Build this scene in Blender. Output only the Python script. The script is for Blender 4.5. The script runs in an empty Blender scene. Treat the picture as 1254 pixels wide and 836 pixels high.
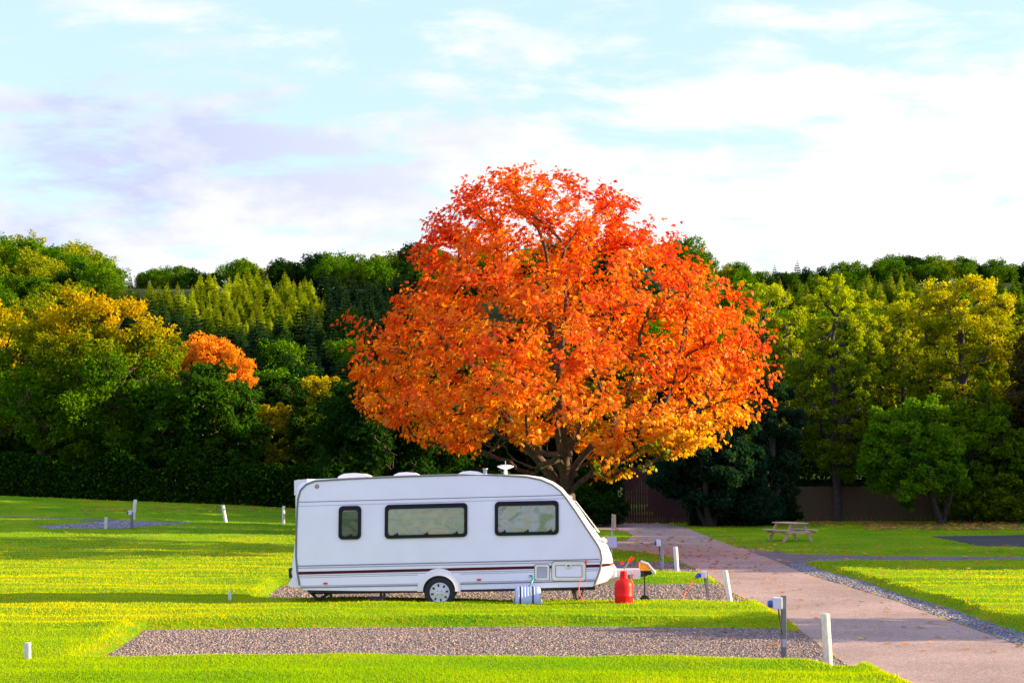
import bpy, bmesh, math, random
import numpy as np
from mathutils import Vector, Matrix
from mathutils.geometry import delaunay_2d_cdt

random.seed(7)
RNG = np.random.default_rng(11)
scene = bpy.context.scene
COL = scene.collection
R = math.radians

# ------------------------------------------------------------------ camera
F = 1742.0
HOR = 590.0
CH = 2.48
TH = math.atan((HOR - 418.0) / F)
cam_d = bpy.data.cameras.new("camera")
cam_d.sensor_width = 36.0
cam_d.lens = 36.0 * F / 1254.0
cam_d.clip_end = 5000
cam = bpy.data.objects.new("camera", cam_d)
COL.objects.link(cam)
cam.location = (0, 0, CH)
cam.rotation_euler = (R(90) + TH, 0, 0)
scene.camera = cam

def ray(u, v):
    a = 418.0 - v
    return (u - 627.0, F * math.cos(TH) - a * math.sin(TH), F * math.sin(TH) + a * math.cos(TH))

def P(u, v, Y):
    """world point seen at photo position (u, v) standing Y metres in front"""
    x, y, z = ray(u, v)
    t = Y / y
    return Vector((x * t, Y, CH + z * t))

# ------------------------------------------------------------------ terrain
def sstep(a, b, x):
    t = np.clip((x - a) / (b - a), 0, 1)
    return t * t * (3 - 2 * t)

def base_z(x, y):
    x = np.asarray(x, float); y = np.asarray(y, float)
    left = 1 - sstep(-22, 2, x)
    z = sstep(38, 92, y) * (0.32 + 0.95 * left)
    z = z + 0.6 * np.exp(-(((x + 32) / 9.0) ** 2 + ((y - 81) / 5.0) ** 2))
    return z

def G(u, v, dz=0.0):
    """ground point seen at photo position (u, v)"""
    x, y, z = ray(u, v)
    t = (CH - dz) / -z if z < 0 else 1
    for _ in range(40):
        g = float(base_z(x * t, y * t)) + dz
        t = t * 0.5 + 0.5 * ((CH - g) / -z)
    return Vector((x * t, y * t, float(base_z(x * t, y * t))))

# ------------------------------------------------------------------ helpers
def tag(o, label=None, cat=None, group=None, kind=None):
    if label: o['label'] = label
    if cat: o['category'] = cat
    if group: o['group'] = group
    if kind: o['kind'] = kind
    return o

def empty(name, loc, label=None, cat=None, group=None):
    o = bpy.data.objects.new(name, None)
    o.empty_display_size = 0.3
    COL.objects.link(o)
    o.location = loc
    tag(o, label, cat, group)
    return o

def link(name, me, parent=None, mat=None, loc=None):
    o = bpy.data.objects.new(name, me)
    COL.objects.link(o)
    if mat is not None and not me.materials:
        me.materials.append(mat)
    if parent is not None:
        o.parent = parent
    if loc is not None:
        o.location = loc
    return o

def fast_mesh(name, V, Fc, col=None, smooth=False):
    V = np.ascontiguousarray(V, dtype=np.float32); Fc = np.ascontiguousarray(Fc, dtype=np.int32)
    me = bpy.data.meshes.new(name)
    me.vertices.add(len(V)); me.vertices.foreach_set('co', V.ravel())
    k = Fc.shape[1]
    me.loops.add(Fc.size); me.loops.foreach_set('vertex_index', Fc.ravel())
    me.polygons.add(len(Fc))
    me.polygons.foreach_set('loop_start', np.arange(0, Fc.size, k, dtype=np.int32))
    me.polygons.foreach_set('loop_total', np.full(len(Fc), k, dtype=np.int32))
    if smooth:
        me.polygons.foreach_set('use_smooth', np.ones(len(Fc), dtype=bool))
    me.update(calc_edges=True)
    if col is not None:
        at = me.attributes.new('Col', 'FLOAT_COLOR', 'POINT')
        c = np.ones((len(V), 4), dtype=np.float32); c[:, :3] = col
        at.data.foreach_set('color', c.ravel())
    return me

class MB:
    def __init__(s): s.bm = bmesh.new()
    def poly(s, pts):
        vs = [s.bm.verts.new(p) for p in pts]
        return s.bm.faces.new(vs)
    def prism_y(s, xz, y0, y1):
        """polygon in the x-z plane extruded along y"""
        a = [s.bm.verts.new((p[0], y0, p[1])) for p in xz]
        b = [s.bm.verts.new((p[0], y1, p[1])) for p in xz]
        n = len(xz)
        s.bm.faces.new(a); s.bm.faces.new(b[::-1])
        for i in range(n):
            s.bm.faces.new((a[i], b[i], b[(i + 1) % n], a[(i + 1) % n]))
        return s
    def box(s, c, d, rot=None):
        M = Matrix.Translation(c)
        if rot is not None: M = M @ rot.to_4x4()
        r = bmesh.ops.create_cube(s.bm, size=1, matrix=M @ Matrix.Diagonal((d[0], d[1], d[2], 1)))
        return s
    def bar(s, a, b, w, h, up=(0, 0, 1)):
        a = Vector(a); b = Vector(b); d = b - a
        q = d.to_track_quat('Y', 'Z').to_matrix()
        return s.box((a + b) / 2, (w, d.length, h), q)
    def tube(s, pts, r, n=8, caps=True):
        pts = [Vector(p) for p in pts]
        rs = r if isinstance(r, (list, tuple)) else [r] * len(pts)
        rings = []
        up = None
        for i, p in enumerate(pts):
            d = (pts[min(i + 1, len(pts) - 1)] - pts[max(i - 1, 0)]).normalized()
            if up is None:
                up = Vector((0, 0, 1)) if abs(d.z) < 0.9 else Vector((1, 0, 0))
            a = d.cross(up).normalized(); b = d.cross(a).normalized()
            up = -b if False else up
            rings.append([s.bm.verts.new(p + (a * math.cos(t) + b * math.sin(t)) * rs[i])
                          for t in [2 * math.pi * k / n for k in range(n)]])
        for i in range(len(rings) - 1):
            for k in range(n):
                s.bm.faces.new((rings[i][k], rings[i + 1][k], rings[i + 1][(k + 1) % n], rings[i][(k + 1) % n]))
        if caps:
            s.bm.faces.new(rings[0][::-1]); s.bm.faces.new(rings[-1])
        return s
    def lathe(s, prof, n=24, M=Matrix.Identity(4), caps=True):
        """prof: (r, z) list, revolved about local z"""
        rings = []
        for r, z in prof:
            rings.append([s.bm.verts.new(M @ Vector((r * math.cos(2 * math.pi * k / n), r * math.sin(2 * math.pi * k / n), z))) for k in range(n)])
        for i in range(len(rings) - 1):
            for k in range(n):
                s.bm.faces.new((rings[i][k], rings[i][(k + 1) % n], rings[i + 1][(k + 1) % n], rings[i + 1][k]))
        if caps:
            s.bm.faces.new(rings[0][::-1]); s.bm.faces.new(rings[-1])
        return s
    def ring_y(s, outer, inner, y0, y1):
        """frame between two loops of x-z points with equal counts, from y0 to y1"""
        n = len(outer)
        vs = [[s.bm.verts.new((p[0], yy, p[1])) for p in loop] for loop, yy in ((outer, y0), (inner, y0), (inner, y1), (outer, y1))]
        for i in range(n):
            j = (i + 1) % n
            for a in range(4):
                b = (a + 1) % 4
                s.bm.faces.new((vs[a][i], vs[a][j], vs[b][j], vs[b][i]))
        return s
    def build(s, name, mat, parent=None, origin=(0, 0, 0), bevel=0, smooth=False, seg=2):
        bm = s.bm
        if bevel:
            bmesh.ops.bevel(bm, geom=[e for e in bm.edges if len(e.link_faces) == 2 and e.calc_face_angle(0) > 0.5],
                            offset=bevel, segments=seg, profile=0.6, affect='EDGES', clamp_overlap=True)
        bmesh.ops.recalc_face_normals(bm, faces=bm.faces)
        o = Vector(origin)
        if o.length: bmesh.ops.translate(bm, verts=bm.verts, vec=-o)
        me = bpy.data.meshes.new(name)
        bm.to_mesh(me); bm.free()
        if smooth:
            me.polygons.foreach_set('use_smooth', [True] * len(me.polygons))
            try: me.set_sharp_from_angle(angle=R(38))
            except Exception: pass
        return link(name, me, parent, mat)

def rrect(x0, z0, x1, z1, r, n=5):
    pts = []
    for cx, cz, a0 in ((x1 - r, z1 - r, 0), (x0 + r, z1 - r, 90), (x0 + r, z0 + r, 180), (x1 - r, z0 + r, 270)):
        for k in range(n + 1):
            a = R(a0 + 90 * k / n)
            pts.append((cx + r * math.cos(a), cz + r * math.sin(a)))
    return pts

def copy_tree(o, parent=None):
    c = o.copy(); COL.objects.link(c); c.parent = parent
    for ch in list(o.children): copy_tree(ch, c)
    return c

# ------------------------------------------------------------------ materials
def newmat(name):
    m = bpy.data.materials.new(name); m.use_nodes = True
    nt = m.node_tree; nt.nodes.clear()
    out = nt.nodes.new('ShaderNodeOutputMaterial')
    return m, nt, out

def N(nt, t, **kw):
    n = nt.nodes.new(t)
    for k, v in kw.items():
        if k in n.inputs: n.inputs[k].default_value = v
        else: setattr(n, k, v)
    return n

def ramp(nt, stops, interp='LINEAR'):
    n = nt.nodes.new('ShaderNodeValToRGB')
    n.color_ramp.interpolation = interp
    el = n.color_ramp.elements
    while len(el) > 1: el.remove(el[-1])
    el[0].position = stops[0][0]; el[0].color = tuple(stops[0][1]) + (1,)
    for p, c in stops[1:]:
        e = el.new(p); e.color = tuple(c) + (1,)
    return n

def coords(nt, scale=(1, 1, 1)):
    tc = nt.nodes.new('ShaderNodeTexCoord')
    mp = nt.nodes.new('ShaderNodeMapping'); mp.inputs['Scale'].default_value = scale
    nt.links.new(tc.outputs['Object'], mp.inputs['Vector'])
    return mp.outputs['Vector']

def simple(name, col, rough=0.5, metal=0.0, var=0.12, nscale=6.0, bump=0.0, bscale=40.0, coat=0.0, spec=0.5):
    m, nt, out = newmat(name)
    b = N(nt, 'ShaderNodeBsdfPrincipled', Roughness=rough, Metallic=metal)
    b.inputs['Coat Weight'].default_value = coat
    b.inputs['Specular IOR Level'].default_value = spec
    v = coords(nt)
    n = N(nt, 'ShaderNodeTexNoise', Scale=nscale, Detail=5.0); nt.links.new(v, n.inputs['Vector'])
    lo = [c * (1 - var) for c in col]; hi = [min(1, c * (1 + var)) for c in col]
    rp = ramp(nt, [(0.3, lo), (0.7, hi)]); nt.links.new(n.outputs['Fac'], rp.inputs[0])
    nt.links.new(rp.outputs[0], b.inputs['Base Color'])
    if bump:
        n2 = N(nt, 'ShaderNodeTexNoise', Scale=bscale, Detail=4.0); nt.links.new(v, n2.inputs['Vector'])
        bp = N(nt, 'ShaderNodeBump', Strength=bump, Distance=0.02); nt.links.new(n2.outputs['Fac'], bp.inputs['Height'])
        nt.links.new(bp.outputs[0], b.inputs['Normal'])
    nt.links.new(b.outputs[0], out.inputs[0])
    return m

def leafmat(name, trans=0.45, gloss=0.06, tint=(1.25, 1.1, 0.6)):
    m, nt, out = newmat(name)
    at = N(nt, 'ShaderNodeAttribute'); at.attribute_name = 'Col'
    d = N(nt, 'ShaderNodeBsdfDiffuse'); nt.links.new(at.outputs['Color'], d.inputs['Color'])
    mul = N(nt, 'ShaderNodeMix', data_type='RGBA', blend_type='MULTIPLY'); mul.inputs[0].default_value = 1
    nt.links.new(at.outputs['Color'], mul.inputs[6]); mul.inputs[7].default_value = tint + (1,)
    t = N(nt, 'ShaderNodeBsdfTranslucent'); nt.links.new(mul.outputs[2], t.inputs['Color'])
    mx = N(nt, 'ShaderNodeMixShader'); mx.inputs[0].default_value = trans
    nt.links.new(d.outputs[0], mx.inputs[1]); nt.links.new(t.outputs[0], mx.inputs[2])
    g = N(nt, 'ShaderNodeBsdfGlossy', Roughness=0.45); g.inputs['Color'].default_value = (1, 1, 1, 1)
    m2 = N(nt, 'ShaderNodeMixShader'); m2.inputs[0].default_value = gloss
    nt.links.new(mx.outputs[0], m2.inputs[1]); nt.links.new(g.outputs[0], m2.inputs[2])
    nt.links.new(m2.outputs[0], out.inputs[0])
    return m

M = {}
M['leaf'] = leafmat('leaf', 0.42, 0.0, (1.5, 1.15, 0.4))
M['autumn_leaf'] = leafmat('autumn_leaf', 0.5, 0.012, (1.2, 1.05, 0.6))
M['hill_leaf'] = leafmat('hill_leaf', 0.35, 0.0, (1.4, 1.15, 0.4))
M['blade'] = leafmat('blade', 0.5, 0.0, (1.4, 1.1, 0.2))
M['litter'] = leafmat('litter', 0.2, 0.05, (1, 1, 1))
M['bark'] = simple('bark', (0.060, 0.040, 0.022), 0.9, var=0.45, nscale=5, bump=0.8, bscale=14)
M['bark_dark'] = simple('bark_dark', (0.05, 0.04, 0.03), 0.9, var=0.4, nscale=4, bump=0.6, bscale=12)
M['white'] = simple('caravan_white', (0.86, 0.87, 0.92), 0.28, var=0.03, nscale=2.2, coat=0.3, bump=0.03, bscale=3.0)
M['white_moulding'] = simple('moulding_white', (0.80, 0.79, 0.76), 0.35, var=0.04, nscale=3, coat=0.2)
M['cream'] = simple('cream_plastic', (0.82, 0.80, 0.64), 0.45, var=0.05)
M['grey_trim'] = simple('grey_trim', (0.17, 0.17, 0.18), 0.4, var=0.12, nscale=9)
M['light_grey'] = simple('light_grey', (0.42, 0.42, 0.47), 0.45, var=0.06)
M['maroon'] = simple('maroon_stripe', (0.075, 0.004, 0.008), 0.5, var=0.08, spec=0.2)
M['black'] = simple('black_plastic', (0.008, 0.008, 0.009), 0.5, var=0.2, spec=0.25)
M['tyre'] = simple('tyre_rubber', (0.018, 0.018, 0.018), 0.8, var=0.25, bump=0.3)
M['chassis'] = simple('chassis_steel', (0.03, 0.028, 0.027), 0.7, var=0.4, nscale=12)
M['hub'] = simple('silver_hubcap', (0.62, 0.63, 0.66), 0.35, metal=0.35, var=0.06)
M['red'] = simple('red_paint', (0.78, 0.006, 0.004), 0.45, var=0.12, nscale=7, spec=0.25)
M['reflector'] = simple('red_reflector', (0.75, 0.04, 0.015), 0.25, var=0.05)
M['amber'] = simple('orange_plastic', (0.85, 0.30, 0.01), 0.4, var=0.1)
M['orange_cable'] = simple('orange_cable', (0.80, 0.10, 0.02), 0.5, var=0.08)
M['hose'] = simple('teal_hose', (0.02, 0.22, 0.26), 0.4, var=0.1)
M['barrel'] = simple('pale_blue_plastic', (0.40, 0.50, 0.68), 0.4, var=0.06)
M['galv'] = simple('galvanised_steel', (0.30, 0.31, 0.33), 0.45, metal=0.6, var=0.2, nscale=15)
M['darkgrey'] = simple('dark_grey_post', (0.16, 0.17, 0.17), 0.5, var=0.2)
M['box'] = simple('socket_box', (0.62, 0.63, 0.66), 0.4, var=0.05)
M['blue'] = simple('blue_socket', (0.02, 0.07, 0.35), 0.4, var=0.1)
M['sign'] = simple('sign_board', (0.68, 0.64, 0.74), 0.5, var=0.04)

M['post_cream'] = None
def woodmat(name, a, b, sc=(3, 3, 1.2), rough=0.75):
    m, nt, out = newmat(name)
    v = coords(nt, sc)
    n = N(nt, 'ShaderNodeTexNoise', Scale=5.0, Detail=8.0, Roughness=0.65); nt.links.new(v, n.inputs['Vector'])
    rp = ramp(nt, [(0.3, a), (0.5, [(x + y) / 2 for x, y in zip(a, b)]), (0.72, b)])
    nt.links.new(n.outputs['Fac'], rp.inputs[0])
    bs = N(nt, 'ShaderNodeBsdfPrincipled', Roughness=rough)
    nt.links.new(rp.outputs[0], bs.inputs['Base Color'])
    bp = N(nt, 'ShaderNodeBump', Strength=0.4, Distance=0.01); nt.links.new(n.outputs['Fac'], bp.inputs['Height'])
    nt.links.new(bp.outputs[0], bs.inputs['Normal'])
    nt.links.new(bs.outputs[0], out.inputs[0])
    return m
M['post_white'] = woodmat('weathered_white_wood', (0.42, 0.44, 0.36), (0.78, 0.78, 0.72), (12, 12, 2))
M['post_cream'] = woodmat('weathered_cream_wood', (0.50, 0.45, 0.28), (0.86, 0.78, 0.58), (12, 12, 2))
M['table_wood'] = woodmat('pale_table_wood', (0.40, 0.27, 0.16), (0.70, 0.52, 0.36), (14, 2, 14))
M['fence_red'] = woodmat('red_brown_boards', (0.030, 0.008, 0.006), (0.07, 0.018, 0.012), (8, 8, 1))
M['fence_brown'] = woodmat('brown_boards', (0.05, 0.032, 0.012), (0.12, 0.08, 0.028), (8, 8, 1))

def groundmat():
    m, nt, out = newmat('lawn_soil')
    v = coords(nt)
    n1 = N(nt, 'ShaderNodeTexNoise', Scale=0.35, Detail=6.0, Roughness=0.6); nt.links.new(v, n1.inputs['Vector'])
    r1 = ramp(nt, [(0.35, (0.09, 0.26, 0.001)), (0.55, (0.20, 0.34, 0.001)), (0.72, (0.32, 0.38, 0.002))])
    nt.links.new(n1.outputs['Fac'], r1.inputs[0])
    n2 = N(nt, 'ShaderNodeTexNoise', Scale=18.0, Detail=6.0, Roughness=0.7); nt.links.new(v, n2.inputs['Vector'])
    r2 = ramp(nt, [(0.3, (0.55, 0.6, 0.5)), (0.7, (1.25, 1.2, 1.0))]); nt.links.new(n2.outputs['Fac'], r2.inputs[0])
    mul = N(nt, 'ShaderNodeMix', data_type='RGBA', blend_type='MULTIPLY'); mul.inputs[0].default_value = 1
    nt.links.new(r1.outputs[0], mul.inputs[6]); nt.links.new(r2.outputs[0], mul.inputs[7])
    bs = N(nt, 'ShaderNodeBsdfPrincipled', Roughness=0.9); bs.inputs['Specular IOR Level'].default_value = 0.1
    nt.links.new(mul.outputs[2], bs.inputs['Base Color'])
    bp = N(nt, 'ShaderNodeBump', Strength=0.9, Distance=0.06); nt.links.new(n2.outputs['Fac'], bp.inputs['Height'])
    nt.links.new(bp.outputs[0], bs.inputs['Normal'])
    nt.links.new(bs.outputs[0], out.inputs[0])
    return m
M['lawn'] = groundmat()

def stonemat(name, cols, sc=38.0, bump=1.0, dist=0.02):
    m, nt, out = newmat(name)
    v = coords(nt)
    vo = N(nt, 'ShaderNodeTexVoronoi', Scale=sc); nt.links.new(v, vo.inputs['Vector'])
    sep = N(nt, 'ShaderNodeSeparateColor'); nt.links.new(vo.outputs['Color'], sep.inputs[0])
    k = len(cols)
    rp = ramp(nt, [(i / (k - 1), c) for i, c in enumerate(cols)]); nt.links.new(sep.outputs[0], rp.inputs[0])
    n2 = N(nt, 'ShaderNodeTexNoise', Scale=0.8, Detail=5.0); nt.links.new(v, n2.inputs['Vector'])
    r2 = ramp(nt, [(0.3, (0.75, 0.75, 0.78)), (0.7, (1.15, 1.12, 1.08))]); nt.links.new(n2.outputs['Fac'], r2.inputs[0])
    mul = N(nt, 'ShaderNodeMix', data_type='RGBA', blend_type='MULTIPLY'); mul.inputs[0].default_value = 1
    nt.links.new(rp.outputs[0], mul.inputs[6]); nt.links.new(r2.outputs[0], mul.inputs[7])
    bs = N(nt, 'ShaderNodeBsdfPrincipled', Roughness=0.85)
    nt.links.new(mul.outputs[2], bs.inputs['Base Color'])
    bp = N(nt, 'ShaderNodeBump', Strength=bump, Distance=dist, invert=True); nt.links.new(vo.outputs['Distance'], bp.inputs['Height'])
    nt.links.new(bp.outputs[0], bs.inputs['Normal'])
    nt.links.new(bs.outputs[0], out.inputs[0])
    return m
M['gravel'] = stonemat('gravel_bed', [(0.08, 0.065, 0.062), (0.20, 0.15, 0.135), (0.30, 0.22, 0.19), (0.38, 0.32, 0.29)])
M['gravel_grey'] = stonemat('grey_gravel_bed', [(0.10, 0.10, 0.115), (0.22, 0.22, 0.25), (0.34, 0.34, 0.38)], 30)

def tarmac(name, c0, c1, c2):
    m, nt, out = newmat(name)
    v = coords(nt)
    n1 = N(nt, 'ShaderNodeTexNoise', Scale=0.45, Detail=7.0, Roughness=0.62); nt.links.new(v, n1.inputs['Vector'])
    r1 = ramp(nt, [(0.3, c0), (0.5, c1), (0.7, c2)]); nt.links.new(n1.outputs['Fac'], r1.inputs[0])
    vo = N(nt, 'ShaderNodeTexVoronoi', Scale=60.0); nt.links.new(v, vo.inputs['Vector'])
    sep = N(nt, 'ShaderNodeSeparateColor'); nt.links.new(vo.outputs['Color'], sep.inputs[0])
    r2 = ramp(nt, [(0, (0.6, 0.6, 0.62)), (0.7, (1.0, 1.0, 1.0)), (1, (1.5, 1.45, 1.4))]); nt.links.new(sep.outputs[0], r2.inputs[0])
    mul = N(nt, 'ShaderNodeMix', data_type='RGBA', blend_type='MULTIPLY'); mul.inputs[0].default_value = 1
    nt.links.new(r1.outputs[0], mul.inputs[6]); nt.links.new(r2.outputs[0], mul.inputs[7])
    bs = N(nt, 'ShaderNodeBsdfPrincipled', Roughness=0.8); bs.inputs['Specular IOR Level'].default_value = 0.3
    nt.links.new(mul.outputs[2], bs.inputs['Base Color'])
    n3 = N(nt, 'ShaderNodeTexNoise', Scale=70.0, Detail=3.0); nt.links.new(v, n3.inputs['Vector'])
    bp = N(nt, 'ShaderNodeBump', Strength=0.8, Distance=0.012); nt.links.new(n3.outputs['Fac'], bp.inputs['Height'])
    nt.links.new(bp.outputs[0], bs.inputs['Normal'])
    nt.links.new(bs.outputs[0], out.inputs[0])
    return m
M['road'] = tarmac('red_tarmac', (0.28, 0.200, 0.180), (0.36, 0.255, 0.228), (0.44, 0.310, 0.280))
M['path'] = tarmac('grey_tarmac', (0.10, 0.095, 0.11), (0.14, 0.13, 0.15), (0.18, 0.165, 0.185))
M['dark_pad'] = tarmac('dark_tarmac', (0.03, 0.03, 0.035), (0.04, 0.04, 0.05), (0.055, 0.055, 0.065))
M['hillsoil'] = simple('woodland_floor', (0.03, 0.045, 0.012), 0.95, var=0.5, nscale=0.08, spec=0.05)
M['hedge_core'] = simple('hedge_twigs', (0.02, 0.022, 0.012), 0.95, var=0.4, nscale=3)

# ------------------------------------------------------------------ ground polygons (from positions read off the photograph)
def gp(lst, dz=0.0):
    return [(p.x, p.y) for p in (G(u, v, dz) for u, v in lst)]

near_pad = gp([(178, 771), (420, 768), (700, 767), (950, 769), (985, 775), (1021, 803), (1046, 818)]) + \
           gp([(1030, 817), (1000, 811), (820, 805), (480, 803), (113, 803)], 0.1) + gp([(150, 786)], 0.05)
van_pad = gp([(345, 717), (600, 716), (880, 715), (893, 722), (908, 734), (930, 741)]) + \
          gp([(900, 736), (600, 735), (318, 731)], 0.12)
pad_two = gp([(500, 688), (700, 687), (828, 688), (850, 697), (868, 705)]) + gp([(830, 700), (780, 699), (640, 703), (500, 706)], 0.1)
left_pad = gp([(42, 645), (95, 641), (128, 638.5), (160, 637.5), (240, 640.5), (190, 643.5), (150, 647), (60, 647.5)])
left_path = gp([(-60, 631), (30, 632.5), (130, 636), (160, 637.6), (128, 638.2), (95, 636.6), (30, 633.7), (-60, 632)])
drive = gp([(1111, 838), (1098, 830), (1038, 815), (1021, 803), (982, 774), (974, 766), (960.7, 755.5), (936, 741), (914, 734),
            (897, 726), (886, 717), (868, 705), (855, 698), (832, 687), (822, 682), (790, 676), (750, 672), (700, 670), (640, 668),
            (640, 660), (700, 662), (740, 665), (768, 661), (775, 656), (768, 651), (740, 648), (700, 646), (640, 646), (640, 640), (720, 639),
            (800, 640), (835, 644), (860, 654), (885, 664), (905, 671), (935, 681), (962, 692), (985, 702), (1041, 719),
            (1098, 736), (1143, 752.7), (1225, 782), (1254, 793), (1330, 822), (1420, 862)])
p0 = G(1111, 838); p1 = G(1420, 862)
drive = drive + [(p1.x + 3.5, 11.5), (11.5, 3.0), (13, -12), (6.5, -12), (6.2, 5.0), (5.4, 12.5)]
side_path = gp([(900, 668.5), (935, 674), (965, 677.5), (1060, 680.5), (1254, 682), (1600, 683), (1600, 688), (1254, 687.3), (1060, 687),
                (990, 688), (972, 692), (955, 690), (925, 680)])
verge = gp([(962, 692.3), (972, 689), (982, 689.5), (1013, 700.5), (1052, 710), (1081, 721), (1126, 735), (1168, 747), (1211, 763), (1254, 776), (1340, 806),
            (1440, 845), (1420, 861.5), (1330, 821.6), (1254, 792.6), (1225, 781.7), (1143, 752.4), (1098, 735.7), (1041, 718.7), (985, 701.7)])
dark_pad = gp([(1138, 656.6), (1254, 655), (1420, 654), (1420, 669), (1254, 669.4), (1199, 668.6), (1171, 662.5)])
POLYS = [near_pad, van_pad, pad_two, left_pad, left_path, drive, side_path, verge, dark_pad]

def inside(poly, x, y):
    c = np.zeros(x.shape, bool); n = len(poly)
    for i in range(n):
        x0, y0 = poly[i]; x1, y1 = poly[i - 1]
        cond = ((y0 > y) != (y1 > y))
        with np.errstate(divide='ignore', invalid='ignore'):
            xi = (x1 - x0) * (y - y0) / ((y1 - y0) if y1 != y0 else 1e-9) + x0
        c ^= cond & (x < xi)
    return c

def pdist(poly, x, y):
    d = np.full(x.shape, 1e9); n = len(poly)
    for i in range(n):
        x0, y0 = poly[i - 1]; x1, y1 = poly[i]
        dx, dy = x1 - x0, y1 - y0; L = dx * dx + dy * dy + 1e-12
        t = np.clip(((x - x0) * dx + (y - y0) * dy) / L, 0, 1)
        d = np.minimum(d, np.hypot(x - x0 - t * dx, y - y0 - t * dy))
    return d

def sdist(x, y):
    """signed distance to the paved areas, positive on the lawn"""
    d = np.full(x.shape, 1e9); ins = np.zeros(x.shape, bool); din = np.zeros(x.shape)
    for p in POLYS:
        i = inside(p, x, y); q = pdist(p, x, y)
        din = np.maximum(din, np.where(i, q, 0)); ins |= i
        d = np.minimum(d, q)
    return np.where(ins, -din, d)

def wob(x, y):
    return 0.62 * (0.030 * np.sin(y * 5.1 + 0.35 * np.sin(x * 0.7) + 0.4 * x * 0.2) * (0.6 + 0.4 * np.sin(x * 0.53 + y)) +
            0.022 * np.sin(y * 2.3 + x * 0.31) + 0.02 * np.sin(x * 1.13 + 2.1 * np.sin(y * 0.6)) + 0.012 * np.sin(x * 3.1 + y * 1.7))

def lawn_z(x, y, sd=None):
    if sd is None: sd = sdist(x, y)
    lip = 0.14 * (1 - sstep(34, 50, y)) + 0.0
    out = sstep(0, 0.32, sd); inn = sstep(0.05, 0.45, -sd)
    amp = 1 - 0.3 * sstep(40, 70, y)
    far = 1 - sstep(90, 130, y)
    return base_z(x, y) + lip * out + wob(x, y) * out * amp * far + 0.02 * out - 0.07 * inn

def gridlines(a, b, step, grow, far):
    l = [a]; s = step
    while l[-1] < far:
        if l[-1] > b: s *= grow
        l.append(l[-1] + s)
    return l
xp = gridlines(0, 26, 0.15, 1.09, 1500)
X = np.array([-v for v in xp[:0:-1]] + xp)
yb = [12.0]
s = 0.5
while yb[-1] > -300: yb.append(yb[-1] - s); s *= 1.2
yf = [12.0]; s = 0.12
while yf[-1] < 2500:
    if yf[-1] > 34: s *= 1.006
    if yf[-1] > 110: s *= 1.12
    yf.append(yf[-1] + s)
Yl = np.array(yb[::-1][:-1] + yf)
gx, gy = np.meshgrid(X, Yl)
sx = gx.ravel(); sy = gy.ravel()
near = (sy < 110) & (sy > -15) & (np.abs(sx) < 60)
sd = np.full(sx.shape, 5.0); sd[near] = sdist(sx[near], sy[near])
gz = lawn_z(sx, sy, sd)
nX, nY = len(X), len(Yl)
idx = np.arange(nX * nY).reshape(nY, nX)
quads = np.stack([idx[:-1, :-1].ravel(), idx[:-1, 1:].ravel(), idx[1:, 1:].ravel(), idx[1:, :-1].ravel()], 1)
tag(link('ground', fast_mesh('ground', np.stack([sx, sy, gz], 1), quads, smooth=True), None, M['lawn']), kind='structure')

def sheet(name, poly, mat, dz, step=0.7):
    xs = [p[0] for p in poly]; ys = [p[1] for p in poly]
    pts = [Vector(p) for p in poly]; n = len(poly)
    gx, gy = np.meshgrid(np.arange(min(xs), max(xs), step), np.arange(min(ys), max(ys), step))
    gx = gx.ravel(); gy = gy.ravel()
    k = inside(poly, gx, gy) & (pdist(poly, gx, gy) > 0.2)
    pts += [Vector((a, b)) for a, b in zip(gx[k], gy[k])]
    r = delaunay_2d_cdt(pts, [], [list(range(n))], 1, 1e-5)
    V = np.array([(v.x, v.y, float(base_z(v.x, v.y)) + dz) for v in r[0]])
    me = bpy.data.meshes.new(name); me.from_pydata(V.tolist(), [], [list(f) for f in r[2]]); me.update()
    bm = bmesh.new(); bm.from_mesh(me)
    bmesh.ops.recalc_face_normals(bm, faces=bm.faces)
    if sum(f.normal.z for f in bm.faces) < 0: bmesh.ops.reverse_faces(bm, faces=bm.faces)
    bm.to_mesh(me); bm.free()
    return tag(link(name, me, None, mat), kind='structure')
sheet('driveway', drive, M['road'], 0.010)
sheet('footpath', side_path, M['path'], 0.006)
sheet('gravel_pitch', near_pad, M['gravel'], 0.002)
sheet('gravel_pitch', van_pad, M['gravel'], 0.002)
sheet('gravel_pitch', pad_two, M['gravel'], 0.002)
sheet('gravel_pitch', left_pad, M['gravel_grey'], 0.014)
sheet('footpath', left_path, M['path'], 0.010)
sheet('gravel_verge', verge, M['gravel_grey'], 0.014)
sheet('parking_apron', dark_pad, M['dark_pad'], 0.010)

# ------------------------------------------------------------------ grass blades, stones, fallen leaves
def vnoise(x, y, sc, seed=0):
    """cheap smooth value noise, 0..1"""
    r = np.random.default_rng(seed); T = r.random((64, 64))
    a = x * sc; b = y * sc
    i = np.floor(a).astype(int); j = np.floor(b).astype(int)
    fx = a - i; fy = b - j; fx = fx * fx * (3 - 2 * fx); fy = fy * fy * (3 - 2 * fy)
    g = lambda p, q: T[p % 64, q % 64]
    return (g(i, j) * (1 - fx) + g(i + 1, j) * fx) * (1 - fy) + (g(i, j + 1) * (1 - fx) + g(i + 1, j + 1) * fx) * fy

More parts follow.
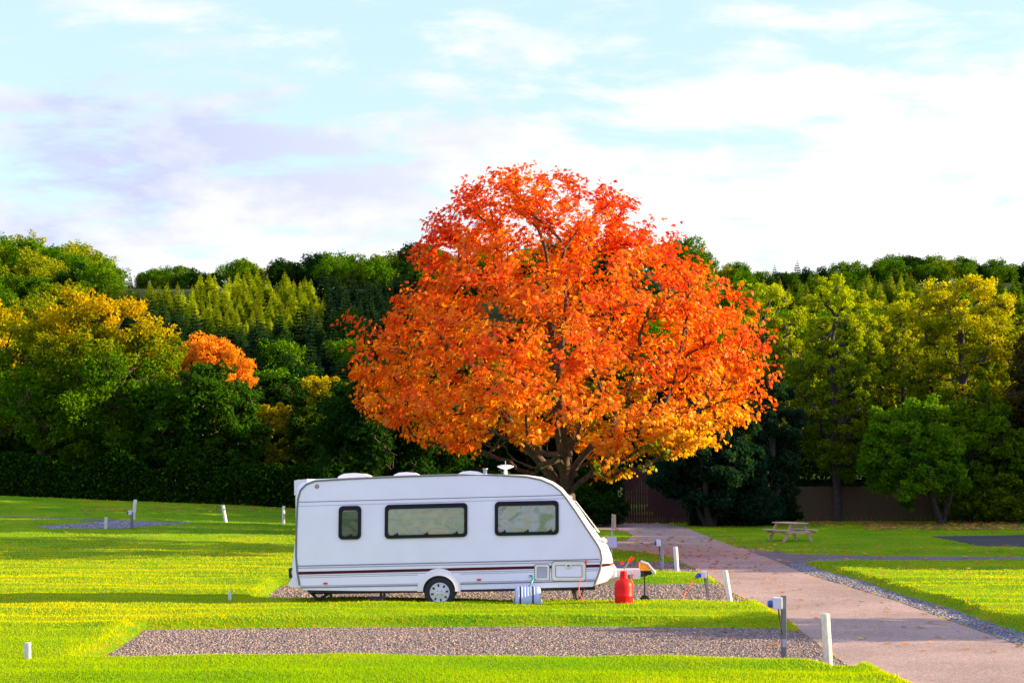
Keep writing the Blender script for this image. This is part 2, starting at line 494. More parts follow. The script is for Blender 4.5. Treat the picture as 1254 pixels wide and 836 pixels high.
def blades(n):
    a, b = 14.5, 88.0
    u = RNG.random(n)
    p = 1.35
    y = (a ** (-p) + u * (b ** (-p) - a ** (-p))) ** (-1 / p)
    x = (RNG.random(n) * 2 - 1) * (0.44 * y + 1.0)
    sd = sdist(x, y)
    k = (sd > -0.02) & ~((sd < 0.1) & (RNG.random(n) < 0.3))
    x, y, sd = x[k], y[k], sd[k]
    z = lawn_z(x, y, sd)
    n = len(x)
    sc = np.clip(y / 22.0, 0.9, 3.0)
    h = (0.012 + 0.017 * RNG.random(n)) * (1 + 0.35 * (sc - 1)) * (1 + 0.9 * (RNG.random(n) < 0.03))
    h *= 1 + 0.7 * sstep(0.35, 0.0, sd) * (RNG.random(n) < 0.5)
    w = 0.0075 * sc * (0.7 + 0.7 * RNG.random(n))
    th = RNG.random(n) * 2 * np.pi
    lx = RNG.normal(0, 0.4, n) * h; ly = RNG.normal(0, 0.4, n) * h
    dx = np.cos(th) * w; dy = np.sin(th) * w
    V = np.empty((n, 3, 3))
    V[:, 0] = np.stack([x - dx, y - dy, z - 0.01], 1)
    V[:, 1] = np.stack([x + dx, y + dy, z - 0.01], 1)
    V[:, 2] = np.stack([x + lx, y + ly, z + h], 1)
    f = 0.28 * vnoise(x, y * 1.6, 0.3, 1) + 0.12 * vnoise(x, y, 1.3, 2) + 0.10 * RNG.random(n) + 0.20 + 0.30 * (1 - sstep(-9, -1, x)) * sstep(18, 26, y) * (1 - sstep(50, 62, y)) + 0.16 * sstep(8, 12, x) * sstep(24, 30, y) * (1 - sstep(38, 46, y))  # yellow fades on the far lawn: shade partly put into blade colour
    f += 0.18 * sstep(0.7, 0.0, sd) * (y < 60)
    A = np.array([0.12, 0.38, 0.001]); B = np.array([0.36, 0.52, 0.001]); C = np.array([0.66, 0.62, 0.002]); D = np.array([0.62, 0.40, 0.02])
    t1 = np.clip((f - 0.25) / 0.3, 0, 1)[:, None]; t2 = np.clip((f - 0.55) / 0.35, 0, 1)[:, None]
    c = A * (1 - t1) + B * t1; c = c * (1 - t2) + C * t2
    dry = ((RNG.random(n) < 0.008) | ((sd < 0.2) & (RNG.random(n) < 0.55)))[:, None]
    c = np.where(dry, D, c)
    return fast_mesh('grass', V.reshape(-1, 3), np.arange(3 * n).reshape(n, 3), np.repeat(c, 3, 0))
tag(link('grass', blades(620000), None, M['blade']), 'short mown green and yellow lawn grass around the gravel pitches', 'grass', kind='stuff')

def stones(name, polys, dens, size, cols, label, dz=0.0):
    allx = []; ally = []
    for p in polys:
        xs = [q[0] for q in p]; ys = [q[1] for q in p]
        nn = int((max(xs) - min(xs)) * (max(ys) - min(ys)) * dens)
        x = RNG.uniform(min(xs), max(xs), nn); y = RNG.uniform(min(ys), max(ys), nn)
        k = inside(p, x, y) & (np.abs(x) < 0.44 * y + 2)
        allx.append(x[k]); ally.append(y[k])
    x = np.concatenate(allx); y = np.concatenate(ally); n = len(x)
    z = base_z(x, y) + dz
    s = size * (0.55 + 0.9 * RNG.random(n) ** 2)
    ax = s * (0.7 + 0.6 * RNG.random(n)); ay = s * (0.7 + 0.6 * RNG.random(n)); az = s * (0.5 + 0.5 * RNG.random(n))
    th = RNG.random(n) * 6.28
    V = np.empty((n, 6, 3)); base = [(1, 0), (0, 1), (-1, 0), (0, -1)]
    for i, (a, b) in enumerate(base):
        px = a * ax + 0.3 * b * ax; py = b * ay
        V[:, i] = np.stack([x + px * np.cos(th) - py * np.sin(th), y + px * np.sin(th) + py * np.cos(th), z + az * (0.1 + 0.4 * RNG.random(n))], 1)
    V[:, 4] = np.stack([x + RNG.normal(0, .3, n) * s, y + RNG.normal(0, .3, n) * s, z + az], 1)
    V[:, 5] = np.stack([x, y, z - 0.01], 1)
    fb = np.array([(0, 1, 4), (1, 2, 4), (2, 3, 4), (3, 0, 4), (1, 0, 5), (2, 1, 5), (3, 2, 5), (0, 3, 5)])
    Fc = (np.arange(n)[:, None, None] * 6 + fb[None]).reshape(-1, 3)
    cols = np.array(cols); c = cols[RNG.integers(0, len(cols), n)] * (0.7 + 0.6 * RNG.random((n, 1)))
    return tag(link(name, fast_mesh(name, V.reshape(-1, 3), Fc, np.repeat(c, 6, 0)), None, M['litter']), label, 'gravel', kind='stuff')
warm = [(0.10, 0.085, 0.085), (0.20, 0.15, 0.14), (0.34, 0.24, 0.20), (0.42, 0.33, 0.28), (0.16, 0.13, 0.14), (0.28, 0.19, 0.15)]
cool = [(0.12, 0.12, 0.14), (0.22, 0.22, 0.26), (0.34, 0.34, 0.40), (0.16, 0.16, 0.19)]
stones('gravel', [near_pad], 1200, 0.017, warm, 'reddish brown gravel stones covering the empty near pitch')
stones('gravel', [van_pad, pad_two], 420, 0.024, warm, 'reddish brown gravel stones on the pitches around the caravan')
stones('gravel', [verge], 420, 0.022, cool, 'blue grey gravel stones along the right edge of the drive', 0.012)
stones('gravel', [left_pad], 60, 0.04, [(0.4, 0.4, 0.44), (0.3, 0.3, 0.34), (0.22, 0.22, 0.25)], 'grey gravel stones on the distant left pitch', 0.012)

def litter(n):
    xs = []; ys = []
    def area(u0, v0, u1, v1, m):
        for _ in range(m):
            p = G(random.uniform(u0, u1), random.uniform(v0, v1)); xs.append(p.x); ys.append(p.y)
    area(770, 662, 960, 700, 190); area(860, 700, 1254, 800, 120); area(900, 668, 1250, 690, 130); area(1060, 641, 1254, 650, 900); area(950, 640, 1100, 645, 250)
    area(930, 690, 1250, 720, 60); area(720, 645, 900, 665, 80); area(100, 618, 360, 628, 260); area(360, 640, 640, 690, 60)
    area(60, 640, 350, 700, 50); area(860, 700, 1200, 760, 50); area(700, 640, 900, 642, 120); area(380, 736, 900, 760, 14)
    x = np.array(xs); y = np.array(ys); m = len(x)
    sdv = sdist(x, y); z = np.where(sdv > 0, lawn_z(x, y, sdv) + 0.05, base_z(x, y) + 0.025)
    s = 0.06 + 0.06 * RNG.random(m); s = s * np.clip(y / 45, 0.7, 1.3)
    th = RNG.random(m) * 6.28
    V = np.empty((m, 4, 3))
    for i, (a, b, c) in enumerate([(1, 0, .3), (0, .6, 0), (-1, 0, .25), (0, -.6, 0)]):
        V[:, i] = np.stack([x + s * (a * np.cos(th) - b * np.sin(th)), y + s * (a * np.sin(th) + b * np.cos(th)), z + c * s * RNG.random(m) * 1.5], 1)
    cols = np.array([(0.45, 0.09, 0.03), (0.55, 0.20, 0.03), (0.30, 0.10, 0.05), (0.62, 0.35, 0.05), (0.22, 0.09, 0.05)])
    c = cols[RNG.integers(0, 5, m)]
    me = fast_mesh('fallen_leaves', V.reshape(-1, 3), np.arange(4 * m).reshape(m, 4), np.repeat(c, 4, 0))
    tag(link('fallen_leaves', me, None, M['litter']), 'fallen red and brown autumn leaves scattered over lawn and drive', 'leaves', kind='stuff')
litter(0)

# ------------------------------------------------------------------ trees
def skeleton(root, limbs, tips, rng, step=0.6, r_tip=0.012, power=0.47, rootbias=0.25, trunk_r=None):
    """grow a branch tree: limbs are polylines starting on the trunk, tips are joined to the nearest node"""
    pos = []; par = []; dist = []
    def add(p, q):
        pos.append(np.array(p, float)); par.append(q)
        dist.append(0 if q < 0 else dist[q] + np.linalg.norm(pos[-1] - pos[q]))
        return len(pos) - 1
    first = add(root, -1); leaf_end = []
    ends = {}
    for li, (pts, start) in enumerate(limbs):
        prev = first if start is None else ends[start]
        for p in pts:
            p = np.array(p, float); q = pos[prev]; L = np.linalg.norm(p - q); k = max(1, int(L / step))
            for i in range(1, k + 1):
                j = q + (p - q) * i / k + (rng.normal(0, 0.03 * step, 3) if i < k else 0)
                prev = add(j, prev)
            ends[(li, len([1]))] = prev
        ends[li] = prev
    tips = np.array(tips)
    order = np.argsort(np.linalg.norm(tips - pos[ends[0]], axis=1))
    cap = len(pos) + len(tips) * 40
    A = np.zeros((cap, 3)); Dd = np.zeros(cap); n0 = len(pos)
    A[:n0] = pos; Dd[:n0] = dist
    lock = 1
    for t in order:
        T = tips[t]; n = len(pos)
        d = np.linalg.norm(A[:n] - T, axis=1) + rootbias * Dd[:n]
        d[:lock] += 2.0
        i = int(np.argmin(d)); q = A[i]; L = np.linalg.norm(T - q)
        if L < 0.05: leaf_end.append(i); continue
        dr = q - A[par[i]] if par[i] >= 0 else np.array([0, 0, 1.0])
        dr = dr / (np.linalg.norm(dr) + 1e-9)
        c = q + dr * L * 0.35 + np.array([0, 0, 0.08 * L])
        k = max(2, int(L / step)); prev = i
        for s_ in range(1, k + 1):
            u = s_ / k
            b = q * (1 - u) ** 2 + 2 * c * u * (1 - u) + T * u * u
            if s_ < k: b = b + rng.normal(0, 0.05 * step, 3)
            prev = add(b, prev); A[len(pos) - 1] = b; Dd[len(pos) - 1] = dist[-1]
        leaf_end.append(prev)
    pos = np.array(pos); par = np.array(par)
    cnt = np.zeros(len(pos)); cnt[leaf_end] += 1
    for i in range(len(pos) - 1, 0, -1): cnt[par[i]] += cnt[i]
    rad = r_tip * np.maximum(cnt, 1) ** power
    if trunk_r: rad *= 1; rad = np.where(rad > rad[0] * 0.2, rad * (trunk_r / rad[0]), np.minimum(rad, rad[0] * 0.2 * trunk_r / rad[0]) if trunk_r < rad[0] else rad)
    return pos, par, rad, leaf_end

def tubes(P0, P1, r0, r1, n=6):
    d = P1 - P0; L = np.linalg.norm(d, axis=1, keepdims=True) + 1e-9; d = d / L
    ref = np.where(np.abs(d[:, 2:3]) < 0.9, np.array([[0, 0, 1.0]]), np.array([[1.0, 0, 0]]))
    a = np.cross(d, ref); a /= np.linalg.norm(a, axis=1, keepdims=True) + 1e-9; b = np.cross(d, a)
    m = len(P0); V = np.empty((m, 2 * n, 3))
    for k in range(n):
        t = 2 * math.pi * k / n
        o = a * math.cos(t) + b * math.sin(t)
        V[:, k] = P0 + o * r0[:, None]; V[:, n + k] = P1 + o * r1[:, None]
    fb = np.array([(k, (k + 1) % n, n + (k + 1) % n, n + k) for k in range(n)])
    Fc = (np.arange(m)[:, None, None] * 2 * n + fb[None]).reshape(-1, 4)
    return V.reshape(-1, 3), Fc

def branch_mesh(name, pos, par, rad, rmin=0.0, n=6, flare=1.0):
    k = np.arange(1, len(pos)); k = k[rad[k] >= rmin]
    p = par[k]
    r0 = np.minimum(rad[p], rad[k] * 1.35); r1 = rad[k]
    d = pos[k] - pos[p]
    P1 = pos[k] + d * 0.08
    r0 = r0.copy(); low = p == 0; r0[low] *= flare
    V, Fc = tubes(pos[p], P1, r0, r1, n)
    return fast_mesh(name, V, Fc, smooth=True)

def rand_unit(n, rng):
    v = rng.normal(0, 1, (n, 3)); return v / np.linalg.norm(v, axis=1, keepdims=True)

def leaf_quads(C, nrm, size, rng, asp=0.55, fold=0.25):
    n = len(C)
    t = np.cross(nrm, rand_unit(n, rng)); t /= np.linalg.norm(t, axis=1, keepdims=True) + 1e-9
    b = np.cross(nrm, t); s = size[:, None]
    V = np.empty((n, 4, 3))
    V[:, 0] = C - t * s; V[:, 1] = C + b * s * asp + nrm * s * fold; V[:, 2] = C + t * s; V[:, 3] = C - b * s * asp + nrm * s * fold
    return V.reshape(-1, 3), np.arange(4 * n).reshape(n, 4)

def make_tree(name, label, base, height, rx, crown_bot, cols, nleaf=9000, leaf=0.16, nl=46, lobe=0.22, seed=0, shape=1.0, ry=None,
              toptint=None, bark='bark_dark', trunk_r=0.3, stems=1, group=None, droop=0.0, lean=0.0, link_it=True, cat='tree', spread=0.5, shell=0.35, crown_dx=0.0):
    rng = np.random.default_rng(seed + 100)
    ry = ry or rx * 0.9
    rz = (height - crown_bot) / 2; cz = crown_bot + rz
    # lobes: clumps of foliage spread through the crown
    L = []
    tries = 0
    lr = lobe * rx * 1.25
    while len(L) < nl and tries < 6000:
        tries += 1
        d = rand_unit(1, rng)[0]; rr = (0.35 + 0.65 * rng.random() ** 0.45)
        z = d[2] * rr
        w = (1 - abs(z) ** 2.2) ** 0.5 if shape == 1.0 else max(0.12, (1 - max(0, (z + 1) / 2 - 0.2) ** shape))
        p = np.array([d[0] * rr * rx, d[1] * rr * ry, z * rz])
        if shape != 1.0: p[:2] *= w
        p *= 1 - 0.5 * lobe
        r = lr * (0.6 + 0.7 * rng.random())
        if any(np.linalg.norm(p - q) < 0.62 * (r + s) * 0.9 for q, s in L) and tries < 4000: continue
        L.append((p, r))
    cen = np.array([p for p, r in L]) + np.array([lean + crown_dx, 0, cz]); rad = np.array([r for p, r in L])
    wts = rad ** 2; cnts = (nleaf * wts / wts.sum()).astype(int)
    Cs = []; Ns = []; li = []
    sub_c = []; sub_r = []; sub_i = []
    for i, (c, r) in enumerate(zip(cen, rad)):
        m = int(rng.integers(6, 10)); dd = rand_unit(m, rng); dd[:, 2] *= 0.8
        sub_c.append(c + dd * (r * (0.45 + 0.6 * rng.random(m)))[:, None]); sub_r.append(r * (0.26 + 0.30 * rng.random(m))); sub_i.append(np.full(m, i))
    cen0, rad0 = cen, rad
    scen = np.concatenate(sub_c); srad = np.concatenate(sub_r); wts = srad ** 2 * (0.6 + 0.8 * rng.random(len(srad))); cnts = (nleaf * 1.35 * wts / wts.sum()).astype(int)
    for i, (c, r) in enumerate(zip(scen, srad)):
        n = cnts[i]; d = rand_unit(n, rng)
        ph = rng.random(6) * 6.28
        bump = 1 + 0.22 * np.sin(3.1 * d[:, 0] + ph[0] + 2 * d[:, 2]) * np.sin(4.3 * d[:, 1] + ph[1]) + 0.16 * np.sin(7 * d[:, 2] + ph[2] + 5 * d[:, 0])
        rr = r * bump * (1 - shell + shell * rng.random(n) ** 0.7) + rng.exponential(0.10 * r, n)
        q = c + d * rr[:, None] * np.array([1.1, 1.1, 0.82])
        q[:, 2] -= droop * rng.random(n) * r
        Cs.append(q); nn = d * 0.45 + rand_unit(n, rng) * 0.9 + np.array([0, 0, 0.25]); Ns.append(nn / np.linalg.norm(nn, axis=1, keepdims=True)); li.append(np.full(n, i))
    C = np.concatenate(Cs); Nn = np.concatenate(Ns); li = np.concatenate(li)
    k = C[:, 2] > 0.1; C, Nn, li = C[k], Nn[k], li[k]; n = len(C)
    V, Fc = leaf_quads(C, Nn, leaf * 0.78 * (0.5 + 0.9 * rng.random(n)), rng)
    cols = np.array(cols); lobecol = 0.55 * rng.random(len(cen0))[np.concatenate(sub_i)] + 0.45 * rng.random(len(scen))
    f = np.clip(0.62 * lobecol[li] + 0.5 * rng.random(n) - 0.06, 0, 0.999) * (len(cols) - 1)
    i0 = f.astype(int); fr = (f - i0)[:, None]
    c = cols[i0] * (1 - fr) + cols[np.minimum(i0 + 1, len(cols) - 1)] * fr
    lobecol_all = lobecol[li]
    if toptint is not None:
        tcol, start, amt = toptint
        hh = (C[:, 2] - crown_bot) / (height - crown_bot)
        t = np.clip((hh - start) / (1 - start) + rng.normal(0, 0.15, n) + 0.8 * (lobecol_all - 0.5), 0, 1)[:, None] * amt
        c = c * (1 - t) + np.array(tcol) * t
    c = c * (0.8 + 0.4 * rng.random((n, 1)))
    crown = fast_mesh('crown', V, Fc, np.repeat(c, 4, 0))
    # skeleton
    limbs = []
    if stems == 1:
        limbs = [([(0.05, 0, crown_bot * 0.6), (lean * 0.5, 0, crown_bot + rz * 0.35)], None), ([(lean, 0, cz + rz * 0.45)], 0)]
    else:
        for s_ in range(stems):
            a = 6.28 * s_ / stems + rng.random(); 
            limbs.append(([(0.25 * math.cos(a) * rx, 0.25 * math.sin(a) * ry, crown_bot + 0.5), (0.5 * math.cos(a) * rx, 0.5 * math.sin(a) * ry, cz + rz * 0.2)], None))
    tips = np.concatenate([cen, cen + rand_unit(len(cen), rng) * rad[:, None] * 0.7, cen + rand_unit(len(cen), rng) * rad[:, None] * 0.7])
    tips = tips[tips[:, 2] > crown_bot * 0.8]
    pos, par, rd, le = skeleton((0, 0, -0.2), limbs, tips, rng, step=max(0.5, rx * 0.14), r_tip=0.022, power=0.5)
    rd = rd * (trunk_r / rd[0]) ** np.clip((rd / rd[0]), 0.15, 1)
    trunk = branch_mesh('trunk', pos, par, rd, flare=1.35)
    if not link_it: return crown, trunk
    t = empty(name, base, label, cat, group)
    link('crown', crown, t, M['leaf']); link('trunk', trunk, t, M[bark])
    return t

def place(u, D, dz=0.0):
    x = (u - 627.0) / F * D / math.cos(0) 
    return (x, D, float(base_z(x, D)) + dz)

def tree_px(name, label, u0, u1, vtop, D, cols, vbot=None, tu=None, **kw):
    """tree whose crown spans photo columns u0..u1 and whose top is at row vtop, standing D metres away"""
    b = place((u0 + u1) / 2 if tu is None else tu, D)
    k = F / D; h = CH + (HOR - vtop) / k - b[2]
    cb = CH + (HOR - vbot) / k - b[2] if vbot is not None else h * 0.22
    kw.setdefault('crown_dx', ((u0 + u1) / 2 - (tu if tu is not None else (u0 + u1) / 2)) / k)
    return make_tree(name, label, b, h, (u1 - u0) / 2 / k, max(0.1, cb), cols, **kw)

green = [(0.015, 0.075, 0.002), (0.045, 0.15, 0.003), (0.11, 0.22, 0.004)]
deep = [(0.006, 0.026, 0.004), (0.012, 0.045, 0.006), (0.025, 0.07, 0.007)]
blue = [(0.008, 0.032, 0.016), (0.014, 0.050, 0.024), (0.024, 0.07, 0.028)]
olive = [(0.05, 0.12, 0.003), (0.12, 0.21, 0.004), (0.24, 0.29, 0.006)]
yellow = [(0.14, 0.17, 0.004), (0.30, 0.26, 0.004), (0.45, 0.32, 0.006)]
gold = [(0.42, 0.20, 0.008), (0.62, 0.26, 0.015), (0.68, 0.28, 0.03)]
Y = (0.62, 0.42, 0.006)

BG = 'trees along the back of the site'
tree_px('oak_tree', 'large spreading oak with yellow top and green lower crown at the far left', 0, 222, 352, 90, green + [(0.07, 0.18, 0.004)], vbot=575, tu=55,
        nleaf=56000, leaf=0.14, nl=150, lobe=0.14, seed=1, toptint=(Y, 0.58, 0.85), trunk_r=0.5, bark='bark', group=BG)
tree_px('oak_tree', 'yellow topped oak cut off by the left edge of the photo', -130, 45, 358, 97, green + [Y], vbot=560,
        nleaf=22000, leaf=0.18, nl=60, lobe=0.2, seed=2, toptint=(Y, 0.5, 0.8), trunk_r=0.45, group=BG)
tree_px('maple_tree', 'dark green spreading maple in front of the orange gold tree', 172, 322, 440, 88.5, deep[1:] + [(0.04, 0.13, 0.006), (0.07, 0.17, 0.006)], vbot=600,
        nleaf=36000, leaf=0.155, nl=95, lobe=0.16, seed=3, trunk_r=0.35, group=BG)
tree_px('cherry_tree', 'small orange gold tree rising behind the dark green maple', 214, 312, 404, 96, gold, vbot=520,
        nleaf=17000, leaf=0.14, nl=46, lobe=0.24, seed=4, toptint=((0.70, 0.30, 0.02), 0.5, 0.7), trunk_r=0.25, group=BG)
tree_px('hazel_tree', 'low yellow green tree between the orange gold tree and the round topped tree', 296, 380, 484, 94, olive + [(0.22, 0.20, 0.012)], vbot=600,
        nleaf=15000, leaf=0.13, nl=44, lobe=0.2, seed=5, toptint=(Y, 0.5, 0.6), trunk_r=0.2, stems=3, group=BG)
tree_px('hornbeam_tree', 'round topped tree with yellow green crest left of the orange chestnut', 352, 448, 455, 92, deep + olive, vbot=605,
        nleaf=20000, leaf=0.12, nl=60, lobe=0.18, seed=6, toptint=((0.50, 0.42, 0.01), 0.72, 0.85), trunk_r=0.25, stems=3, group=BG)
tree_px('yew_tree', 'dark tree just behind the left side of the orange chestnut', 428, 530, 470, 88, deep, vbot=600, nleaf=17000, leaf=0.17, nl=50, lobe=0.22, seed=7, group=BG)
tree_px('yew_tree', 'dark tree above the middle of the caravan roof', 510, 620, 468, 92, deep, vbot=600, nleaf=15000, leaf=0.18, nl=46, lobe=0.24, seed=8, group=BG)
tree_px('yew_tree', 'dark tree behind the trunk of the orange chestnut', 600, 705, 460, 94, deep, vbot=600, nleaf=15000, leaf=0.18, nl=46, lobe=0.24, seed=9, group=BG)
tree_px('yew_tree', 'dark tree left of the red brown board fence', 685, 790, 470, 90, deep, vbot=610, nleaf=17000, leaf=0.17, nl=46, lobe=0.24, seed=10, group=BG)
tree_px('holly_tree', 'broad blue green evergreen to the right of the red brown board fence', 800, 935, 478, 73, blue, vbot=636, nleaf=34000, leaf=0.13, nl=85, lobe=0.19, seed=11, trunk_r=0.25, stems=3, group=BG)
tree_px('holly_tree', 'blue green evergreen behind the broad evergreen and under the tall alders', 762, 900, 440, 84, blue, vbot=560, nleaf=22000, leaf=0.16, nl=60, lobe=0.2, seed=12, group=BG)
tree_px('ash_tree', 'dark airy tree rising behind the picnic table', 905, 985, 440, 77, blue + [(0.05, 0.09, 0.02)], vbot=630, nleaf=20000, leaf=0.12, nl=60, lobe=0.2, seed=13, group=BG, trunk_r=0.2)
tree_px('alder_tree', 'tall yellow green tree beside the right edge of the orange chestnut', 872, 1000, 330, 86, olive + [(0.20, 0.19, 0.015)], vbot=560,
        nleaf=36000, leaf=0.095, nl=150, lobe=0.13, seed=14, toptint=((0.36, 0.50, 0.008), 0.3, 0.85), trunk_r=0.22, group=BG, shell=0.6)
tree_px('alder_tree', 'tall slim tree with a straight dark trunk right of the picnic table', 962, 1086, 332, 80, olive, vbot=600, tu=1022,
        nleaf=38000, leaf=0.092, nl=150, lobe=0.13, seed=15, toptint=((0.38, 0.52, 0.008), 0.35, 0.85), trunk_r=0.24, group=BG, shell=0.65)
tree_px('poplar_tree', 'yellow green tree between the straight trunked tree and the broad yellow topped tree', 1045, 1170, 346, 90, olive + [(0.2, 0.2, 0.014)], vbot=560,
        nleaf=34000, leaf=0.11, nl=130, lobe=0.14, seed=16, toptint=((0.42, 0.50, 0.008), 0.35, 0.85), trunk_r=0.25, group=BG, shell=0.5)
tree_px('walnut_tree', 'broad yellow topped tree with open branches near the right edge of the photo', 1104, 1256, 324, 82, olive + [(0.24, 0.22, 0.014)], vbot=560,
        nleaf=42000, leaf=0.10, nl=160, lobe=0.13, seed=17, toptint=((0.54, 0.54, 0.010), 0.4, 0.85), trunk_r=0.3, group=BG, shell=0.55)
tree_px('hazel_tree', 'fresh green multi stemmed bush tree in front of the brown board fence', 1040, 1172, 486, 75, [(0.05, 0.15, 0.004), (0.10, 0.25, 0.006), (0.18, 0.32, 0.008)], vbot=622, tu=1150,
        nleaf=30000, leaf=0.11, nl=80, lobe=0.17, seed=18, trunk_r=0.2, stems=4, group=BG, shell=0.5, crown_dx=-1.5)
tree_px('hazel_tree', 'green bush tree with a lit lower edge at the right end of the lawn', 1150, 1262, 470, 78, green[1:] + [(0.16, 0.28, 0.006)], vbot=635,
        nleaf=26000, leaf=0.12, nl=70, lobe=0.18, seed=19, trunk_r=0.2, stems=4, group=BG, shell=0.5)
tree_px('beech_tree', 'dark brownish green tree cut off by the right edge of the photo', 1225, 1370, 372, 78, [(0.05, 0.055, 0.012), (0.07, 0.08, 0.015), (0.12, 0.09, 0.02)], vbot=600,
        nleaf=22000, leaf=0.15, nl=70, lobe=0.18, seed=20, trunk_r=0.35, group=BG)
tree_px('birch_tree', 'slender tree behind the fence between the alders and the bush tree', 1010, 1110, 400, 94, deep + olive, vbot=600, nleaf=14000, leaf=0.15, nl=46, lobe=0.2, seed=21, group=BG)
for i, u in enumerate(range(-140, 1440, 78)):
    kd = ['dark green tree in the back row seen between the nearer trees', 'dark green tree in the back row seen between the nearer trees'][i % 2]
    tree_px('woodland_tree', kd, u - 62, u + 62, (455 if u < 330 else 500 if u < 460 else 430) if u < 800 else 372 + 18 * math.sin(u), 104 + 5 * (i % 3), (deep if u < 800 else green + olive), vbot=606 if u < 800 else 650, nleaf=9000, leaf=0.26, nl=44, lobe=0.26, seed=300 + i,
            group='dark trees in the back row', shell=0.5)
for i, (u, w, vt, D, cc) in enumerate([(700, 36, 590, 74, deep), (742, 30, 606, 73, deep), (905, 42, 596, 73.5, blue), (950, 26, 616, 78, deep),
                                         (1185, 40, 596, 78, olive), (1232, 36, 590, 77, olive), (1275, 40, 588, 77, green)]):
    tree_px('shrub', ['low dark shrub under the trees at the back of the lawn', 'low shrub at the foot of the fence behind the right lawn'][int(u > 900)], u - w, u + w, vt, D, cc, vbot=639, nleaf=5000, leaf=0.13, nl=22, lobe=0.3, seed=400 + i, stems=3, trunk_r=0.05,
            group=['low shrubs under the trees behind the caravan', 'low shrubs along the board fence'][int(u > 900)], cat='shrub', shell=0.5)
for (x_, y_, h_, w_) in ((-5.4, 61.5, 7.2, 2.8), (-6.0, 65.5, 7.4, 2.8), (-5.0, 70.5, 7.8, 3.2), (-6.5, 76, 8.2, 3.2), (-7.5, 81, 8.0, 3.0)):  # mostly hidden trees, added to throw shade over the far left lawn
    make_tree('yew_tree', 'dark tree added behind the caravan body to shade the far lawn', (x_, y_, float(base_z(x_, y_))), h_, w_, 0.3, deep, nleaf=11000, leaf=0.17, nl=40, lobe=0.25, seed=int(500 + y_), group='dark trees added behind the caravan for shade')
# trees outside the frame on the right: they stand between the low sun and the lawn
SG = 'trees standing outside the right edge of the photo'
for i, (x, y, h, w) in enumerate([(30, 42.5, 9.0, 3.4), (32, 48, 9.6, 3.8), (34, 54, 9.8, 3.8), (36, 60, 10.2, 3.8), (38, 66, 11.5, 4.2), (41, 73, 11.5, 4.6), (47, 80, 13.0, 5.2), (54, 88, 13.5, 6), (62, 97, 14, 6.5), (44, 91, 11, 5)]):
    make_tree('beech_tree', 'broad green tree outside the right edge of the photo', (x, y, float(base_z(x, y))), h, w, 0.6, green, nleaf=9000, leaf=0.3, nl=34, lobe=0.3, seed=40 + i, group=SG)
make_tree('shade_bush', 'unseen rounded bush added outside the right edge to shade the drive', (15.8, 24.2, 0.1), 3.9, 1.75, 0.05, green, nleaf=9000, leaf=0.1, nl=26, lobe=0.3, seed=60, stems=4, trunk_r=0.08, cat='bush')  # unseen bush in place of a parked caravan, added to cast the drive shadow
make_tree('oak_tree', 'green oak outside the left edge of the photo', (-46, 84, float(base_z(-46, 84))), 14, 7, 2, green, nleaf=12000, leaf=0.28, nl=40, lobe=0.24, seed=61, group='trees standing outside the left edge of the photo')

# low clipped hedge along the back left, with twig core and leaves
def hedge(name, label, pts, h, w, cols, n, seed):
    rng = np.random.default_rng(seed)
    pts = [Vector((p[0], p[1], float(base_z(p[0], p[1])))) for p in pts]
    t = empty(name, pts[0], label, 'hedge')
    mb = MB()
    for a, b in zip(pts[:-1], pts[1:]):
        mb.bar(a + Vector((0, 0, h * 0.28)), b + Vector((0, 0, h * 0.28)), w * 0.5, h * 0.56)
    mb.build('stems', M['hedge_core'], t, pts[0])
    seg = [(b - a).length for a, b in zip(pts[:-1], pts[1:])]; tot = sum(seg); C = []; 
    for i, (a, b) in enumerate(zip(pts[:-1], pts[1:])):
        m = int(n * seg[i] / tot); u = rng.random(m); s = (b - a).normalized(); nrm = Vector((-s.y, s.x, 0))
        th = rng.random(m) * math.pi * 2 - 0.5 * math.pi
        bump = 0.85 + 0.35 * vnoise(u * seg[i] + 7 * i, th * 2, 0.9, seed) + 0.15 * rng.random(m)
        cc = np.cos(th); ss = np.sin(th)
        zf = np.where(rng.random(m) < 0.7, rng.random(m), 1.0); sidef = np.where(rng.random(m) < 0.7, -1.0, 1.0)
        latf = np.where(zf < 1, sidef * (1 - 0.25 * zf ** 4), rng.uniform(-0.8, 0.8, m))
        if nrm.y < 0: latf = -latf
        A = np.array(a)[None] + u[:, None] * np.array(b - a)[None]
        C.append(A + np.array(nrm)[None] * (latf * w / 2 * bump)[:, None] + np.array([[0, 0, 1]]) * (zf * h * (0.62 + 0.6 * vnoise(u * seg[i] + 31 * i, zf * 0, 0.45, seed + 1) + 0.22 * rng.random(m)))[:, None])
    C = np.concatenate(C) - np.array(pts[0])
    k = C[:, 2] > -3; C = C[k]; m = len(C)
    nn = rand_unit(m, rng)
    V, Fc = leaf_quads(C, nn, 0.12 * (0.6 + 0.8 * rng.random(m)), rng)
    cols = np.array(cols); c = cols[rng.integers(0, len(cols), m)] * (0.7 + 0.6 * rng.random((m, 1)))
    link('foliage', fast_mesh('foliage', V, Fc, np.repeat(c, 4, 0)), t, M['leaf'])
    return t
hx = lambda u, D: (place(u, D)[0], D)
hedge('hedge', 'dark green hedge along the back edge of the left lawn', [hx(-160, 88), hx(60, 86.5), hx(220, 86), hx(420, 86), hx(560, 85)], 2.3, 1.6, green[:2] + deep + deep, 46000, 5)
hedge('hedge', 'dark hedge running from behind the caravan to the red brown board fence', [hx(540, 80), hx(660, 77), hx(760, 76)], 2.6, 1.6, deep, 17000, 6)
hedge('hedge', 'low dark undergrowth at the foot of the evergreen beside the fence', [hx(842, 74), hx(900, 74), hx(950, 75)], 1.3, 1.2, blue, 9000, 8)

